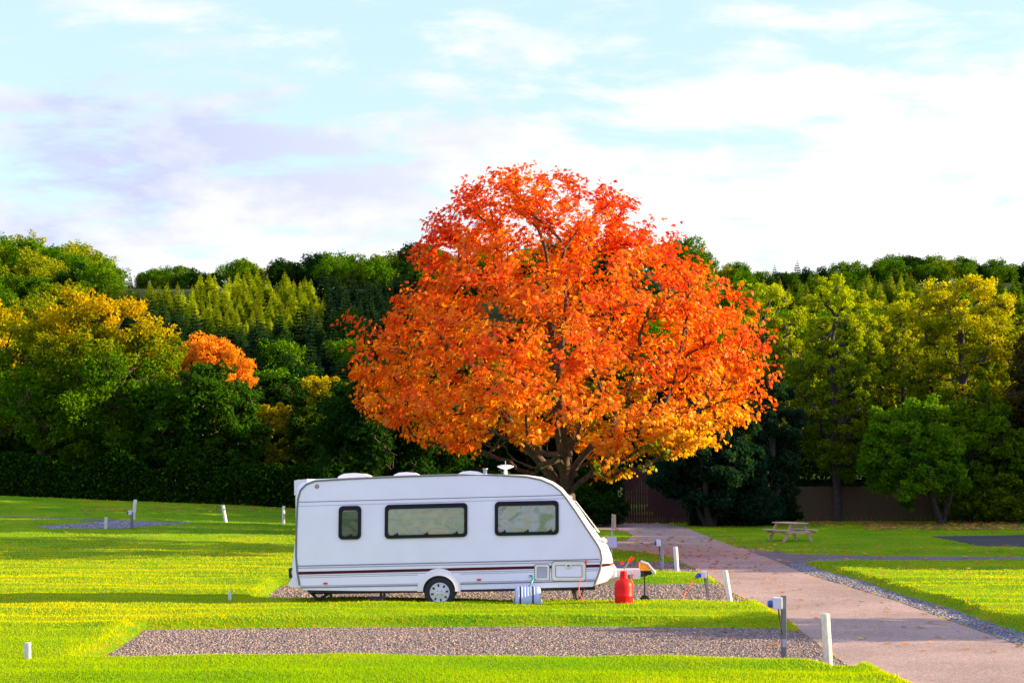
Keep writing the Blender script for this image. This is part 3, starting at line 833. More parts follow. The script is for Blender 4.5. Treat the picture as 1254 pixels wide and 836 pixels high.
hedge('hedge', 'dark tall hedge behind the board fence at the back right', [hx(800, 95), hx(960, 94), hx(1150, 94), hx(1420, 94)], 4.2, 2.0, deep, 30000, 9)

# ------------------------------------------------------------------ the orange horse chestnut
def chestnut():
    rng = np.random.default_rng(5)
    D = 50.0; k = F / D
    b = place(690, D); bx, bz = b[0], b[2]
    t = empty('chestnut_tree', b, 'large blazing orange autumn horse chestnut behind the caravan', 'tree')
    px = lambda u, v, dy=0.0: np.array([(u - 627.0) / k - bx, dy, CH + (HOR - v) / k - bz])
    #  outline rows: v, left u, right u
    rows = [(204, 596, 640), (218, 572, 700), (236, 556, 760), (262, 532, 792), (290, 520, 822), (318, 506, 846), (345, 490, 888), (372, 478, 922),
            (402, 452, 938), (440, 446, 946), (475, 444, 948), (500, 442, 946), (525, 486, 922), (545, 540, 890), (560, 590, 850), (578, 630, 790), (590, 690, 745)]
    vv = np.array([r[0] for r in rows]); lu = np.array([r[1] for r in rows]); ru = np.array([r[2] for r in rows])
    def sample(n, inner):
        out = []
        NT = np.random.default_rng(77).random((40, 40))
        def nz(a, b):
            i, j = int(math.floor(a)), int(math.floor(b)); fa, fb = a - i, b - j
            g = lambda p, q: NT[p % 40, q % 40]
            return (g(i, j) * (1 - fa) + g(i + 1, j) * fa) * (1 - fb) + (g(i, j + 1) * (1 - fa) + g(i + 1, j + 1) * fa) * fb
        while len(out) < n:
            v = rng.uniform(208, 582); l = np.interp(v, vv, lu) + 9 * (1 - v / 640); r = np.interp(v, vv, ru) - 12 - 8 * (v > 400)
            c = (l + r) / 2; hw = (r - l) / 2
            if rng.random() > hw / 255.0: continue
            a = rng.random() * 2 * math.pi
            rr = math.sqrt(rng.random()) if rng.random() < inner else rng.uniform(0.80, 1.0)
            e = 0.86 + 0.30 * nz(a * 6.37 * 0.9, v * 0.042)
            if nz(a * 4.1 + 13, v * 0.05 + 5) < 0.36 and rr > 0.5: continue
            dx = math.cos(a) * rr * hw * min(e, 1.05); dy = math.sin(a) * rr * (0.5 * hw + 95 * (hw / 250)) * e
            if v > 535 and rr < 0.55: continue
            out.append(px(c + dx, v, dy / k))
        return out
    limbs = [([px(693, 625), px(691, 606)], None),
             ([px(672, 575, -0.3), px(645, 545, -0.6), px(610, 500, -1.0), px(570, 440, -1.2)], 0),
             ([px(690, 570, 0.5), px(682, 500, 0.6), px(676, 400, 0.3), px(670, 310, 0.1)], 0),
             ([px(704, 570, -0.5), px(722, 548, -0.9), px(745, 540, -1.2), px(790, 520, -1.4), px(850, 505, -1.5), px(890, 490, -1.2)], 0),
             ([px(700, 598, -0.2), px(718, 583, -0.8), px(736, 566, -1.4), px(746, 552, -1.9), px(770, 530, -2.5)], 0),
             ([px(700, 540, 1.5), px(730, 480, 2.3), px(770, 400, 2.6)], 0),
             ([px(655, 560, 1.0), px(620, 520, 2.0), px(560, 480, 3.0)], 0),
             ([px(690, 545, -1.5), px(680, 470, -2.8), px(690, 380, -3.0)], 0)]
    tips = sample(1500, 0.42)
    for _ in range(130):
        v = rng.uniform(212, 555); l = np.interp(v, vv, lu); r = np.interp(v, vv, ru); a = rng.random() * 6.283
        ee = 0.99 + 0.05 * rng.random(); tips.append(px((l + r) / 2 + math.cos(a) * (r - l) / 2 * ee, v - rng.uniform(0, 10), math.sin(a) * 0.45 * (r - l) / k * ee))
    for q in ((415, 402), (428, 398), (604, 205), (634, 208), (748, 226), (832, 286), (560, 250), (452, 408), (700, 222), (780, 245)):
        tips.append(px(q[0], q[1], rng.uniform(-1, 1)))
    pos, par, rad, le = skeleton((0, 0, -0.3), limbs, tips, rng, step=0.42, r_tip=0.0085, power=0.5, rootbias=0.2)
    rad = rad * (0.38 / rad[0]) ** np.clip(rad / rad[0] * 1.6, 0, 1)
    link('trunk', branch_mesh('trunk', pos, par, rad, n=10, flare=1.2), t, M['bark'])
    # compound leaves of five drooping leaflets
    seg = np.array(le); segp = par[seg]; segpp = np.where(segp > 0, par[segp], segp)
    n_per = 27
    idx = np.repeat(np.arange(len(seg)), n_per); n = len(idx)
    w = rng.random(n)
    A = pos[seg[idx]]; B = pos[segp[idx]]; Cc = pos[segpp[idx]]
    base = np.where((w < 0.5)[:, None], A + (B - A) * (w * 2)[:, None], B + (Cc - B) * ((w - 0.5) * 1.4)[:, None])
    base = base + rng.normal(0, 0.15, (n, 3)) * np.array([1.2, 1.2, 0.8])
    U0 = (base[:, 0] + bx) * k + 627; V0 = HOR - (base[:, 2] + bz - CH) * k
    keep = ~((V0 > 540 + 14 * np.sin(U0 * 0.08)) & (U0 > 590) & (U0 < 722)) & ~((V0 > 572) & (U0 < 712)) & ~((V0 > 560) & (U0 > 800))
    base = base[keep]; idx = idx[keep]; n = len(idx)
    out = base - np.array([0, 0, 4.2]); out[:, 2] *= 0.5; out /= np.linalg.norm(out, axis=1, keepdims=True)
    ax = out * 0.7 + rand_unit(n, rng) * 0.7 + np.array([0, 0, -0.35]); ax /= np.linalg.norm(ax, axis=1, keepdims=True)
    nr = np.cross(ax, rand_unit(n, rng)) * 0.6 + out * 0.6 + np.array([0.0, 0, 0.5]); nr -= ax * (nr * ax).sum(1, keepdims=True); nr /= np.linalg.norm(nr, axis=1, keepdims=True)
    sd_ = np.cross(nr, ax)
    S = 0.134 * (0.5 + 0.85 * rng.random(n))
    V = np.empty((n, 5, 4, 3))
    for j, a in enumerate((-1.15, -0.6, 0.0, 0.6, 1.15)):
        L = S * (1.0 - 0.16 * abs(a))
        d = ax * math.cos(a) + sd_ * math.sin(a)
        p = np.cross(nr, d)
        V[:, j, 0] = base
        V[:, j, 1] = base + d * (L * 0.62)[:, None] + p * (L * 0.21)[:, None] + nr * (0.05 * L)[:, None]
        V[:, j, 2] = base + d * L[:, None] - nr * (0.22 * L)[:, None] + np.array([0, 0, -1.0]) * (0.15 * L)[:, None]
        V[:, j, 3] = base + d * (L * 0.62)[:, None] - p * (L * 0.21)[:, None] + nr * (0.05 * L)[:, None]
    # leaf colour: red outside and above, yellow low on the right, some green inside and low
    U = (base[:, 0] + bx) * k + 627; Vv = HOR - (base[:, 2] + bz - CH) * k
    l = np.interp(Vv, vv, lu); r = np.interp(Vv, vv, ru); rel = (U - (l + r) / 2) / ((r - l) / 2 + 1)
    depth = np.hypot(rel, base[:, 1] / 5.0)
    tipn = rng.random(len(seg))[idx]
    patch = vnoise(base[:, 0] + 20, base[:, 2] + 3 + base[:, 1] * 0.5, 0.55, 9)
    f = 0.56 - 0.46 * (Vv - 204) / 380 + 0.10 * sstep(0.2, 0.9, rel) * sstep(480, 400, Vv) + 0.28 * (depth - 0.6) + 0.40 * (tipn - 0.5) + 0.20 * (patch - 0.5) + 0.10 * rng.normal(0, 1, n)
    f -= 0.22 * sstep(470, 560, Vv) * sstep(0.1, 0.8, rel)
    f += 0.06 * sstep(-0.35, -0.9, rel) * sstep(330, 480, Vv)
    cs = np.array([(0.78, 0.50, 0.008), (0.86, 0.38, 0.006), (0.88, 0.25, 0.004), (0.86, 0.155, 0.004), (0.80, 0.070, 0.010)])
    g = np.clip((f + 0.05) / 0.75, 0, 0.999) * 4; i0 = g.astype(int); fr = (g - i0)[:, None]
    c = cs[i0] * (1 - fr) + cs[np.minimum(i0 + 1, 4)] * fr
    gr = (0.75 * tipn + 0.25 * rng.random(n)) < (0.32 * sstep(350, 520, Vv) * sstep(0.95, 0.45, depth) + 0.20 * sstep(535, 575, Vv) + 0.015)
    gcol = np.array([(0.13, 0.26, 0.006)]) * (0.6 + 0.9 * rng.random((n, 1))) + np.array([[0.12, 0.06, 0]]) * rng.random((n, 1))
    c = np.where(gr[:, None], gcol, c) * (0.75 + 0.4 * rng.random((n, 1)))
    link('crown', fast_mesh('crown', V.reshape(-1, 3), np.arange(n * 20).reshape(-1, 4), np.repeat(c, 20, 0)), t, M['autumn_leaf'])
chestnut()

# ------------------------------------------------------------------ hill and its woods
def hill_z(x, y):
    x = np.asarray(x, float); y = np.asarray(y, float)
    rise = 57.0 + 0.0 * x + 1.6 * np.sin(x * 0.03 + 1) + 1.2 * np.sin(x * 0.071)
    t = np.clip((y - 125) / (395 - 125), 0, 1.0)
    z = rise * (0.28 * t + 0.72 * t * t * (3 - 2 * t))
    z = z + 2.0 * np.sin(x * 0.045 + y * 0.02) * t - np.maximum(0, y - 430) * 0.10
    return z - 1.5 * (1 - sstep(125, 150, y))
hx_ = np.linspace(-700, 700, 141); hy_ = np.concatenate([np.linspace(120, 460, 60), np.linspace(480, 1500, 20)])
a, b = np.meshgrid(hx_, hy_); a = a.ravel(); b = b.ravel()
idx = np.arange(a.size).reshape(len(hy_), len(hx_))
tag(link('hill', fast_mesh('hill', np.stack([a, b, hill_z(a, b)], 1), np.stack([idx[:-1, :-1].ravel(), idx[:-1, 1:].ravel(), idx[1:, 1:].ravel(), idx[1:, :-1].ravel()], 1), smooth=True), None, M['hillsoil']), kind='structure')

def conifer_arrays(seed, cols, h=6.5, w=1.5, nw=16):
    rng = np.random.default_rng(seed); V = []; c = []
    cols = np.array(cols)
    for i in range(nw):
        f = i / nw; z = h * (0.06 + 0.92 * f); r = w * (1 - f) ** 0.85 * (0.8 + 0.35 * rng.random())
        m = int(11 - 5 * f); a0 = rng.random() * 6.28
        for j in range(m):
            a = a0 + 6.28 * j / m + rng.normal(0, 0.15); rr = r * (0.75 + 0.45 * rng.random()) + 0.08
            up = 0.28 * rr * (0.5 + rng.random()); ww = 0.26 * rr + 0.10
            p = np.array([math.cos(a), math.sin(a), 0]); q = np.array([-math.sin(a), math.cos(a), 0])
            o = np.array([0, 0, z])
            pts = [o + np.array([0, 0, 0.12 * h / nw]), o + p * rr * 0.55 + q * ww + np.array([0, 0, up * 0.1 - 0.2 * rr]), o + p * rr + np.array([0, 0, up - 0.15 * rr]), o + p * rr * 0.55 - q * ww + np.array([0, 0, up * 0.1 - 0.2 * rr])]
            V += pts; cc = cols[rng.integers(0, len(cols))] * (0.75 + 0.5 * rng.random()); c += [cc] * 4
    V += [np.array([0.07, 0, 0]), np.array([0.03, 0.02, h * 1.0]), np.array([0, 0, h * 1.04]), np.array([-0.07, 0.0, 0])]; c += [cols[-1] * 0.7] * 4
    return np.array(V), np.array(c)
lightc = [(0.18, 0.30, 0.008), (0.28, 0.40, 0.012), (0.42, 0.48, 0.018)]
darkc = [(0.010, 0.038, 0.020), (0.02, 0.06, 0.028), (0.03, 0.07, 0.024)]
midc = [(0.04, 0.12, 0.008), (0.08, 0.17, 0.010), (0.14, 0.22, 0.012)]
CON = {}
for kind, cc, h, w in (('light', lightc, 6.0, 1.8), ('mid', midc, 6.4, 1.9), ('dark', darkc, 9.0, 2.5)):
    for j in range(4):
        CON[(kind, j)] = conifer_arrays(70 + j + len(kind), [tuple(q * (0.7 + 0.2 * j) for q in c_) for c_ in cc], h, w)
con_me = {k: fast_mesh('conifer', v[0], np.arange(len(v[0])).reshape(-1, 4), v[1]) for k, v in CON.items()}
for me in con_me.values(): me.materials.append(M['hill_leaf'])
rng = np.random.default_rng(23)
spots = []
for yy in np.arange(205, 380, 3.6):
    for xx in np.arange(-0.42 * yy, 0.42 * yy, 3.2):
        x = xx + rng.normal(0, 1.3); y = yy + rng.normal(0, 1.4)
        z = float(hill_z(x, y)); u = 627 + F * x / y; v = HOR - F * (z - CH) / y
        left = 120 < u < 520 and v < 500 and v > 366 - 7 * math.sin(u * 0.025) - 5 * math.sin(u * 0.11)
        right = 985 < u < 1300 and 362 < v < 450
        midr = 840 < u < 985 and 366 < v < 420
        if not (left or right or midr): continue
        if left:
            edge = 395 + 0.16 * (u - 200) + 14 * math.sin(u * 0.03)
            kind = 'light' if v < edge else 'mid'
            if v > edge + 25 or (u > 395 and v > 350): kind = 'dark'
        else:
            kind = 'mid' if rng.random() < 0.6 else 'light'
        if kind == 'dark' and rng.random() < 0.3: continue
        if rng.random() < 0.07: continue
        spots.append((x, y, z, kind, 0.52 + 0.62 * rng.random() ** 1.3, rng.random() * 6.28, int(rng.integers(0, 4))))
spots.sort(key=lambda s: -s[4] / s[1] * (1.5 if s[3] == 'dark' else 1) * (1.0 if HOR - F * (s[2] - CH) / s[1] < 470 else 0.2))
LAB = {'light': 'small pale green conifer in the sunlit hillside plantation', 'mid': 'small mid green conifer on the hillside among the plantation', 'dark': 'dark blue green spruce on the shaded part of the hillside'}
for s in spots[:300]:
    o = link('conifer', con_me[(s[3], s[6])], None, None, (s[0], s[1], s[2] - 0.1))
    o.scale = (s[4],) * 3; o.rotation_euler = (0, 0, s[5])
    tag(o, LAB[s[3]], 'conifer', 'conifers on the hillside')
Vs = []; Cs = []
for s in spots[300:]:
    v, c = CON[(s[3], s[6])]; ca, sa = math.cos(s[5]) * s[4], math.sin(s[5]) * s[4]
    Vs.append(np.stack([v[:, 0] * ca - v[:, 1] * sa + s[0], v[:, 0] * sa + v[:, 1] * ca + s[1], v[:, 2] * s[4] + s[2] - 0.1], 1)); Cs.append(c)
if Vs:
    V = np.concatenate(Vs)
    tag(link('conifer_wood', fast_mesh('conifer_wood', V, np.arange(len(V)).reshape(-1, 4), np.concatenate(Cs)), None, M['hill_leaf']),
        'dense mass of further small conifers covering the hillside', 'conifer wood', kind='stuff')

def hill_kind(seed, cols, h, rx, n=4200, leaf=0.34, top=None):
    return make_tree('x', '', (0, 0, 0), h, rx, h * 0.12, cols, nleaf=n, leaf=leaf, nl=26, lobe=0.3, seed=seed, link_it=False, toptint=top, trunk_r=0.3, shell=0.4)
HK = {'green': [hill_kind(200 + i, green + [(0.07, 0.13, 0.01)], 10.5, 5.2) for i in range(3)],
      'gold': [hill_kind(210 + i, [(0.10, 0.18, 0.005), (0.20, 0.27, 0.006), (0.36, 0.34, 0.008)], 9.5, 5.2) for i in range(2)],
      'olive': [hill_kind(220 + i, olive, 9.0, 4.6) for i in range(2)],
      'dark': [hill_kind(230 + i, deep, 9.5, 4.6) for i in range(2)]}
HL = {'green': 'green broadleaved tree in the woods on the hill', 'gold': 'golden green broadleaved tree in the woods on the hill',
      'olive': 'olive green broadleaved tree in the woods on the hill', 'dark': 'dark green broadleaved tree in the woods on the hill'}
for lst in HK.values():
    for c, t in lst: c.materials.append(M['hill_leaf']); t.materials.append(M['bark_dark'])
def hill_tree(x, y, kind, s, lab=None):
    c, tr = HK[kind][int(rng.integers(0, len(HK[kind])))]
    e = empty('hill_tree', (x, y, float(hill_z(x, y)) - 0.5), lab or HL[kind], 'tree', 'broadleaved trees on the hill')
    e.scale = (s * rng.uniform(0.9, 1.15), s, s * rng.uniform(0.85, 1.1)); e.rotation_euler = (0, 0, rng.random() * 6.28)
    link('crown', c, e); link('trunk', tr, e)
def hill_at(u, y): return ((u - 627) / F * y, y)
# ridge trees, read off the skyline:  u, size, kind
ridge = [(-90, 1.1, 'green'), (-60, 1.1, 'gold'), (-30, 1.1, 'gold'), (5, 1.05, 'gold'), (28, 1.2, 'gold'), (60, 0.95, 'green'), (88, 1.3, 'gold'), (108, 1.15, 'gold'), (130, 0.7, 'gold'), (172, 0.55, 'green'), (186, 0.8, 'green'), (205, 0.8, 'green'),
         (232, 0.9, 'dark'), (252, 0.8, 'dark'), (285, 0.95, 'green'), (303, 1.05, 'olive'), (345, 1.0, 'dark'), (362, 1.1, 'dark'), (385, 1.15, 'dark'), (402, 1.0, 'green'),
         (425, 1.0, 'green'), (445, 1.0, 'olive'), (468, 1.1, 'gold'), (490, 1.1, 'olive'), (512, 1.3, 'dark'), (530, 1.1, 'green'), (555, 0.9, 'green'), (600, 0.8, 'green'), (650, .8, 'green'), (700, .8, 'green'), (750, .8, 'green'), (800, .8, 'green'),
         (838, 0.85, 'green'), (856, 0.8, 'olive'), (872, 0.75, 'green'), (890, 0.8, 'gold'), (905, 0.8, 'green'), (922, 0.75, 'olive'), (940, 0.7, 'green'), (958, 0.75, 'dark'), (978, 0.7, 'green'),
         (996, 0.8, 'dark'), (1015, 0.8, 'dark'), (1034, 0.75, 'green'), (1052, 0.7, 'green'), (1072, 0.7, 'dark'), (1090, 0.85, 'green'), (1108, 0.9, 'green'), (1126, 0.9, 'dark'), (1145, 0.8, 'green'),
         (1163, 0.8, 'olive'), (1182, 0.75, 'green'), (1200, 0.8, 'dark'), (1220, 0.75, 'green'), (1240, 0.7, 'green'), (1262, 0.8, 'dark'), (1290, 0.8, 'green')]
for u, s, kd in ridge:
    x, y = hill_at(u, 402 + rng.uniform(-6, 8)); hill_tree(x, y, kd, s * 1.15)
for u, s, kd in ridge[::1]:
    if True:
        x, y = hill_at(u + rng.uniform(-8, 8), 375 + rng.uniform(-8, 8)); hill_tree(x, y, kd, s * 0.85)
for i in range(46):
    u = rng.uniform(-80, 135); x, y = hill_at(u, rng.uniform(290, 395)); hill_tree(x, y, str(rng.choice(['green', 'gold', 'olive', 'green'])), rng.uniform(0.8, 1.05))
# belts lower down
for i in range(230):
    u = rng.uniform(-60, 1300); y = rng.uniform(165, 360)
    x, yy = hill_at(u, y); v = HOR - F * (float(hill_z(x, y)) - CH) / y
    if 130 < u < 400 and v < 470: continue
    if 395 <= u < 560 and v < 450 and rng.random() < 0.6: continue
    if 940 < u and 345 < v < 420: continue
    kd = rng.choice(['green', 'olive', 'dark', 'green', 'gold'] if (u < 130 or u > 800) else ['green', 'dark', 'dark'])
    hill_tree(x, y, kd, rng.uniform(0.7, 1.0))
x, y = hill_at(343, 215); hill_tree(x, y, 'green', 0.7, 'small bright green tree alone among the dark spruces on the hill')
for u, s in ((952, 1.0), (980, 1.1), (1043, 0.7), (155, 0.7)):
    x, y = hill_at(u, 400)
    o = link('conifer', con_me[('dark', 0)], None, None, (x, y, float(hill_z(x, y)) + 3.0)); o.scale = (s, s, s)
    o.location.z -= 3.0; o.scale = (s * 1.0, s * 1.0, s * 1.15)
    tag(o, 'dark pine standing up above the ridge line', 'conifer', 'pines on the ridge line')

# ------------------------------------------------------------------ caravan
YC = 28.1; WID = 2.2
def c2(u, v, Yd=YC):
    p = P(u, v, Yd); return (p.x, p.z)
CV = Vector((c2(538.5, 744)[0], YC + WID / 2, 0.0))
van = empty('caravan', CV, 'white touring caravan with maroon stripe parked on the gravel pitch', 'caravan')
# side wall outline S and full outline Fo, paired point by point
pairs = [((373, 722), (362, 719)), ((367, 716), (359, 715.5)), ((364, 700), (353.5, 702)), ((362.5, 680), (357, 684)), ((363, 650), (361, 655)), ((364, 622), (360.5, 625)), ((365, 610), (360, 600)),
         ((368, 600), (360.3, 588)), ((375, 593), (362, 587)), ((386, 588.5), (380, 586.6)), ((430, 585.8), (430, 584.6)), ((500, 582.8), (500, 581.6)), ((560, 581.2), (560, 580)), ((610, 581.4), (610, 580.2)),
         ((645, 583.5), (645, 581.2)), ((662, 587), (664, 583.8)), ((676, 593), (678, 589.5)), ((686, 600.5), (689, 597)), ((693, 609), (698, 607.5)), ((705, 626), (709.5, 621)), ((720, 649), (724, 642)),
         ((732, 667), (735.5, 658)), ((735.5, 674), (745, 668)), ((737, 684), (750, 680)), ((735, 697), (752.5, 692)), ((731, 708), (752, 703)), ((728, 716), (746, 711)), ((724, 718), (733, 716.5)),
         ((640, 720), (640, 720)), ((565, 721.6), (565, 721.6)), ((510, 723), (510, 723)), ((440, 723), (440, 723))]
S = [c2(*a) for a, b in pairs]; Fo = [c2(*b) for a, b in pairs]
mb = MB()
secs = [(0.0, 0.0), (0.012, 0.22), (0.05, 0.62), (0.12, 0.9), (0.24, 1.0), (WID / 2, 1.02), (WID - 0.24, 1.0), (WID - 0.12, 0.9), (WID - 0.05, 0.62), (WID - 0.012, 0.22), (WID, 0.0)]
rings = []
for y, f in secs:
    rings.append([mb.bm.verts.new((a[0] + (b[0] - a[0]) * f, YC + y, a[1] + (b[1] - a[1]) * f)) for a, b in zip(S, Fo)])
n = len(S)
for i in range(len(rings) - 1):
    for j in range(n):
        mb.bm.faces.new((rings[i][j], rings[i + 1][j], rings[i + 1][(j + 1) % n], rings[i][(j + 1) % n]))
mb.bm.faces.new(rings[0]); mb.bm.faces.new(rings[-1][::-1])
body = mb.build('body', M['white'], van, CV, smooth=True)
for p_ in body.data.polygons:
    if len(p_.vertices) > 8: p_.use_smooth = False

def vtube(name, pts, r, mat, parent=van, yo=-0.004, n=8):
    b_ = MB(); b_.tube([(c2(u, v)[0], YC + yo, c2(u, v)[1]) for u, v in pts], r, n)
    return b_.build(name, mat, parent, CV, smooth=True)
vtube('awning_rail', [a for a, b in pairs[1:27]], 0.020, M['grey_trim'])
def lerp_line(a, b, u): t = (u - a[0]) / (b[0] - a[0]); return a[1] + (b[1] - a[1]) * t
def strip(name, a, b, th, mat, proud=0.006, parent=van, breaks=None, curve=None):
    """thin strip on the camera side running from a to b (photo positions), th pixels tall"""
    for u0, u1 in (breaks or [(a[0], b[0])]):
        mb = MB()
        v0, v1 = lerp_line(a, b, u0), lerp_line(a, b, u1)
        mb.prism_y([c2(u0, v0 - th / 2), c2(u1, v1 - th / 2), c2(u1, v1 + th / 2), c2(u0, v0 + th / 2)], YC - proud, YC + 0.004)
        mb.build(name, mat, parent, CV)
strip('panel_seam', (366, 614.5), (690, 606.0), 0.9, M['grey_trim'], 0.003)
strip('panel_seam', (366, 619.5), (694, 609.8), 0.6, M['light_grey'], 0.004)
strip('side_trim', (364, 692.7), (734, 684.3), 1.1, M['grey_trim'], 0.010)
strip('side_trim', (365, 695.2), (735, 687.2), 1.2, M['light_grey'], 0.006)
strip('stripe', (364, 701.4), (736, 692.3), 3.5, M['maroon'], 0.004, breaks=[(364, 654.6), (673, 675.7), (717.4, 735)])
strip('stripe', (365, 704.8), (735, 696.0), 1.1, M['light_grey'], 0.003, breaks=[(365, 654.6), (673, 675.7), (717.4, 734.4)])
strip('stripe', (365, 707.0), (735, 698.2), 0.8, M['light_grey'], 0.0035, breaks=[(365, 512), (564, 654.6), (673, 675.7), (717.4, 734.2)])
strip('lower_rail', (368, 719.0), (511.5, 716.2), 1.3, M['grey_trim'], 0.012)
strip('lower_rail', (368, 717.0), (511.5, 714.2), 0.7, M['light_grey'], 0.008)
strip('lower_rail', (564, 714.5), (728.5, 710.7), 1.3, M['grey_trim'], 0.012)
strip('lower_rail', (564, 712.4), (729, 708.6), 0.7, M['light_grey'], 0.008)
# maroon band wrapping the nose
mb = MB()
for i in range(len(secs) - 1):
    (y0, f0), (y1, f1) = secs[i], secs[i + 1]
    q = []
    for yy, f in ((y0, f0), (y1, f1)):
        for s_, b_ in (((736.3, 690.2), (752.0, 688.8)), ((735.6, 693.6), (752.8, 692.2))):
            a0 = c2(*s_); b0 = c2(*b_); q.append(Vector((a0[0] + (b0[0] - a0[0]) * f + 0.006, YC + yy, a0[1] + (b0[1] - a0[1]) * f)))
    mb.poly([q[0], q[2], q[3], q[1]])
mb.build('stripe', M['maroon'], van, CV)

# windows
def blind_mat(name, c0, c1, c2_, crumple, sc):
    m, nt, out = newmat(name)
    v = coords(nt, (1, 1, 1.4))
    n1 = N(nt, 'ShaderNodeTexNoise', Scale=sc, Detail=3.0, Distortion=2.2); nt.links.new(v, n1.inputs['Vector'])
    rp = ramp(nt, [(0.40, c0), (0.5, c1), (0.57, c2_)]); nt.links.new(n1.outputs['Fac'], rp.inputs[0])
    bs = N(nt, 'ShaderNodeBsdfPrincipled', Roughness=0.4, Metallic=0.05)
    nt.links.new(rp.outputs[0], bs.inputs['Base Color'])
    n2 = N(nt, 'ShaderNodeTexNoise', Scale=sc * 2.2, Detail=4.0, Distortion=1.5); nt.links.new(v, n2.inputs['Vector'])
    bp = N(nt, 'ShaderNodeBump', Strength=crumple, Distance=0.05); nt.links.new(n2.outputs['Fac'], bp.inputs['Height'])
    nt.links.new(bp.outputs[0], bs.inputs['Normal']); nt.links.new(bs.outputs[0], out.inputs[0])
    return m
def glassmat():
    m, nt, out = newmat('window_glass')
    t = N(nt, 'ShaderNodeBsdfTransparent'); t.inputs[0].default_value = (0.96, 0.98, 0.965, 1)
    g = N(nt, 'ShaderNodeBsdfGlossy', Roughness=0.03)
    v = coords(nt); n2 = N(nt, 'ShaderNodeTexNoise', Scale=3.0, Detail=2.0); nt.links.new(v, n2.inputs['Vector'])
    bp = N(nt, 'ShaderNodeBump', Strength=0.06, Distance=0.03); nt.links.new(n2.outputs['Fac'], bp.inputs['Height']); nt.links.new(bp.outputs[0], g.inputs['Normal'])
    fr = N(nt, 'ShaderNodeFresnel', IOR=1.5)
    ad = N(nt, 'ShaderNodeMath', operation='ADD'); nt.links.new(fr.outputs[0], ad.inputs[0]); ad.inputs[1].default_value = 0.02
    mx = N(nt, 'ShaderNodeMixShader'); nt.links.new(ad.outputs[0], mx.inputs[0]); nt.links.new(t.outputs[0], mx.inputs[1]); nt.links.new(g.outputs[0], mx.inputs[2])
    nt.links.new(mx.outputs[0], out.inputs[0]); return m
M['glass'] = glassmat()
M['blind'] = blind_mat('silver_green_blind', (0.74, 0.76, 0.58), (0.80, 0.80, 0.70), (0.95, 0.84, 0.60), 0.8, 2.0)
M['blind_two'] = blind_mat('crumpled_silver_blind', (0.50, 0.58, 0.36), (0.90, 0.90, 1.0), (0.90, 0.82, 0.68), 1.0, 1.4)
M['blind_dark'] = blind_mat('dark_window_blind', (0.05, 0.08, 0.07), (0.09, 0.13, 0.12), (0.16, 0.20, 0.20), 0.3, 2.0)
def window(corners, blind, label):
    (ul, vt), (ur, vb), slope = corners
    x0, z1 = c2(ul, vt); x1, z0 = c2(ur, vb)
    sh = lambda pts: [(x, z + slope * (x - x0)) for x, z in pts]
    fr = MB().ring_y(sh(rrect(x0, z0, x1, z1, 0.085)), sh(rrect(x0 + 0.066, z0 + 0.066, x1 - 0.066, z1 - 0.09, 0.05)), YC - 0.03, YC + 0.004)
    f = fr.build('window', M['black'], van, CV, bevel=0.006, smooth=True)
    f['label'] = label
    MB().prism_y(sh(rrect(x0 + 0.052, z0 + 0.055, x1 - 0.052, z1 - 0.055, 0.05)), YC - 0.022, YC - 0.018).build('pane', M['glass'], f, CV)
    MB().prism_y(sh(rrect(x0 + 0.05, z0 + 0.05, x1 - 0.05, z1 - 0.05, 0.05)), YC - 0.005, YC + 0.003).build('blind', blind, f, CV)
    nc = 1 if x1 - x0 < 0.6 else 3
    for i in range(nc):
        cm = MB()
        cx = x0 + (x1 - x0) * (0.5 if nc == 1 else (0.14, 0.5, 0.86)[i]); zz = z0 + 0.07 + slope * (cx - x0)
        cm.box((cx, YC - 0.036, zz), (0.09, 0.012, 0.028)); cm.box((cx + 0.02, YC - 0.038, zz + 0.022), (0.03, 0.012, 0.04))
        cm.build('catch', M['black'], f, CV)
    cm = MB(); cm.prism_y(sh([(x0 + 0.09, z1 - 0.085), (x1 - 0.09, z1 - 0.085), (x1 - 0.09, z1 - 0.10), (x0 + 0.09, z1 - 0.10)]), YC - 0.0275, YC - 0.024)
    cm.build('blind_rail', M['light_grey'], f, CV)
window(((415, 619.3), (442.2, 660.4), 0.02), M['blind_dark'], 'small upright dark window')
window(((471.4, 617.8), (572.4, 659.4), 0.025), M['blind'], 'long window with pale green blind')
window(((605.9, 613.9), (684.3, 655.8), 0.02), M['blind_two'], 'front side window with crumpled silver blind')
# front window on the sloping face (seen edge on)
fa = Vector((c2(703, 611.3)[0], 0, c2(703, 611.3)[1])); fb = Vector((c2(736, 655.5)[0], 0, c2(736, 655.5)[1]))
dv = (fb - fa).normalized(); nv = Vector((-dv.z, 0, dv.x)); nv = nv if nv.x > 0 else -nv
mb = MB()
for (y0, y1) in ((YC + 0.16, YC + 0.24), (YC + WID - 0.24, YC + WID - 0.16)):
    pass
pa = fa + dv * 0.05 + nv * 0.0; pb = fb - dv * 0.06 + nv * 0.01
mb.poly([(pa.x, YC + 0.14, pa.z), (pb.x, YC + 0.14, pb.z), (pb.x, YC + WID - 0.14, pb.z), (pa.x, YC + WID - 0.14, pa.z)])
r_ = bmesh.ops.extrude_face_region(mb.bm, geom=mb.bm.faces[:]); bmesh.ops.translate(mb.bm, verts=[v for v in r_['geom'] if isinstance(v, bmesh.types.BMVert)], vec=nv * 0.02)
fw = mb.build('window', M['white_moulding'], van, CV, bevel=0.01); fw['label'] = 'sloping front window seen edge on'
mb = MB(); pa = fa + dv * 0.10 + nv * 0.024; pb = fb - dv * 0.11 + nv * 0.034
mb.poly([(pa.x, YC + 0.2, pa.z), (pb.x, YC + 0.2, pb.z), (pb.x, YC + WID - 0.2, pb.z), (pa.x, YC + WID - 0.2, pa.z)])
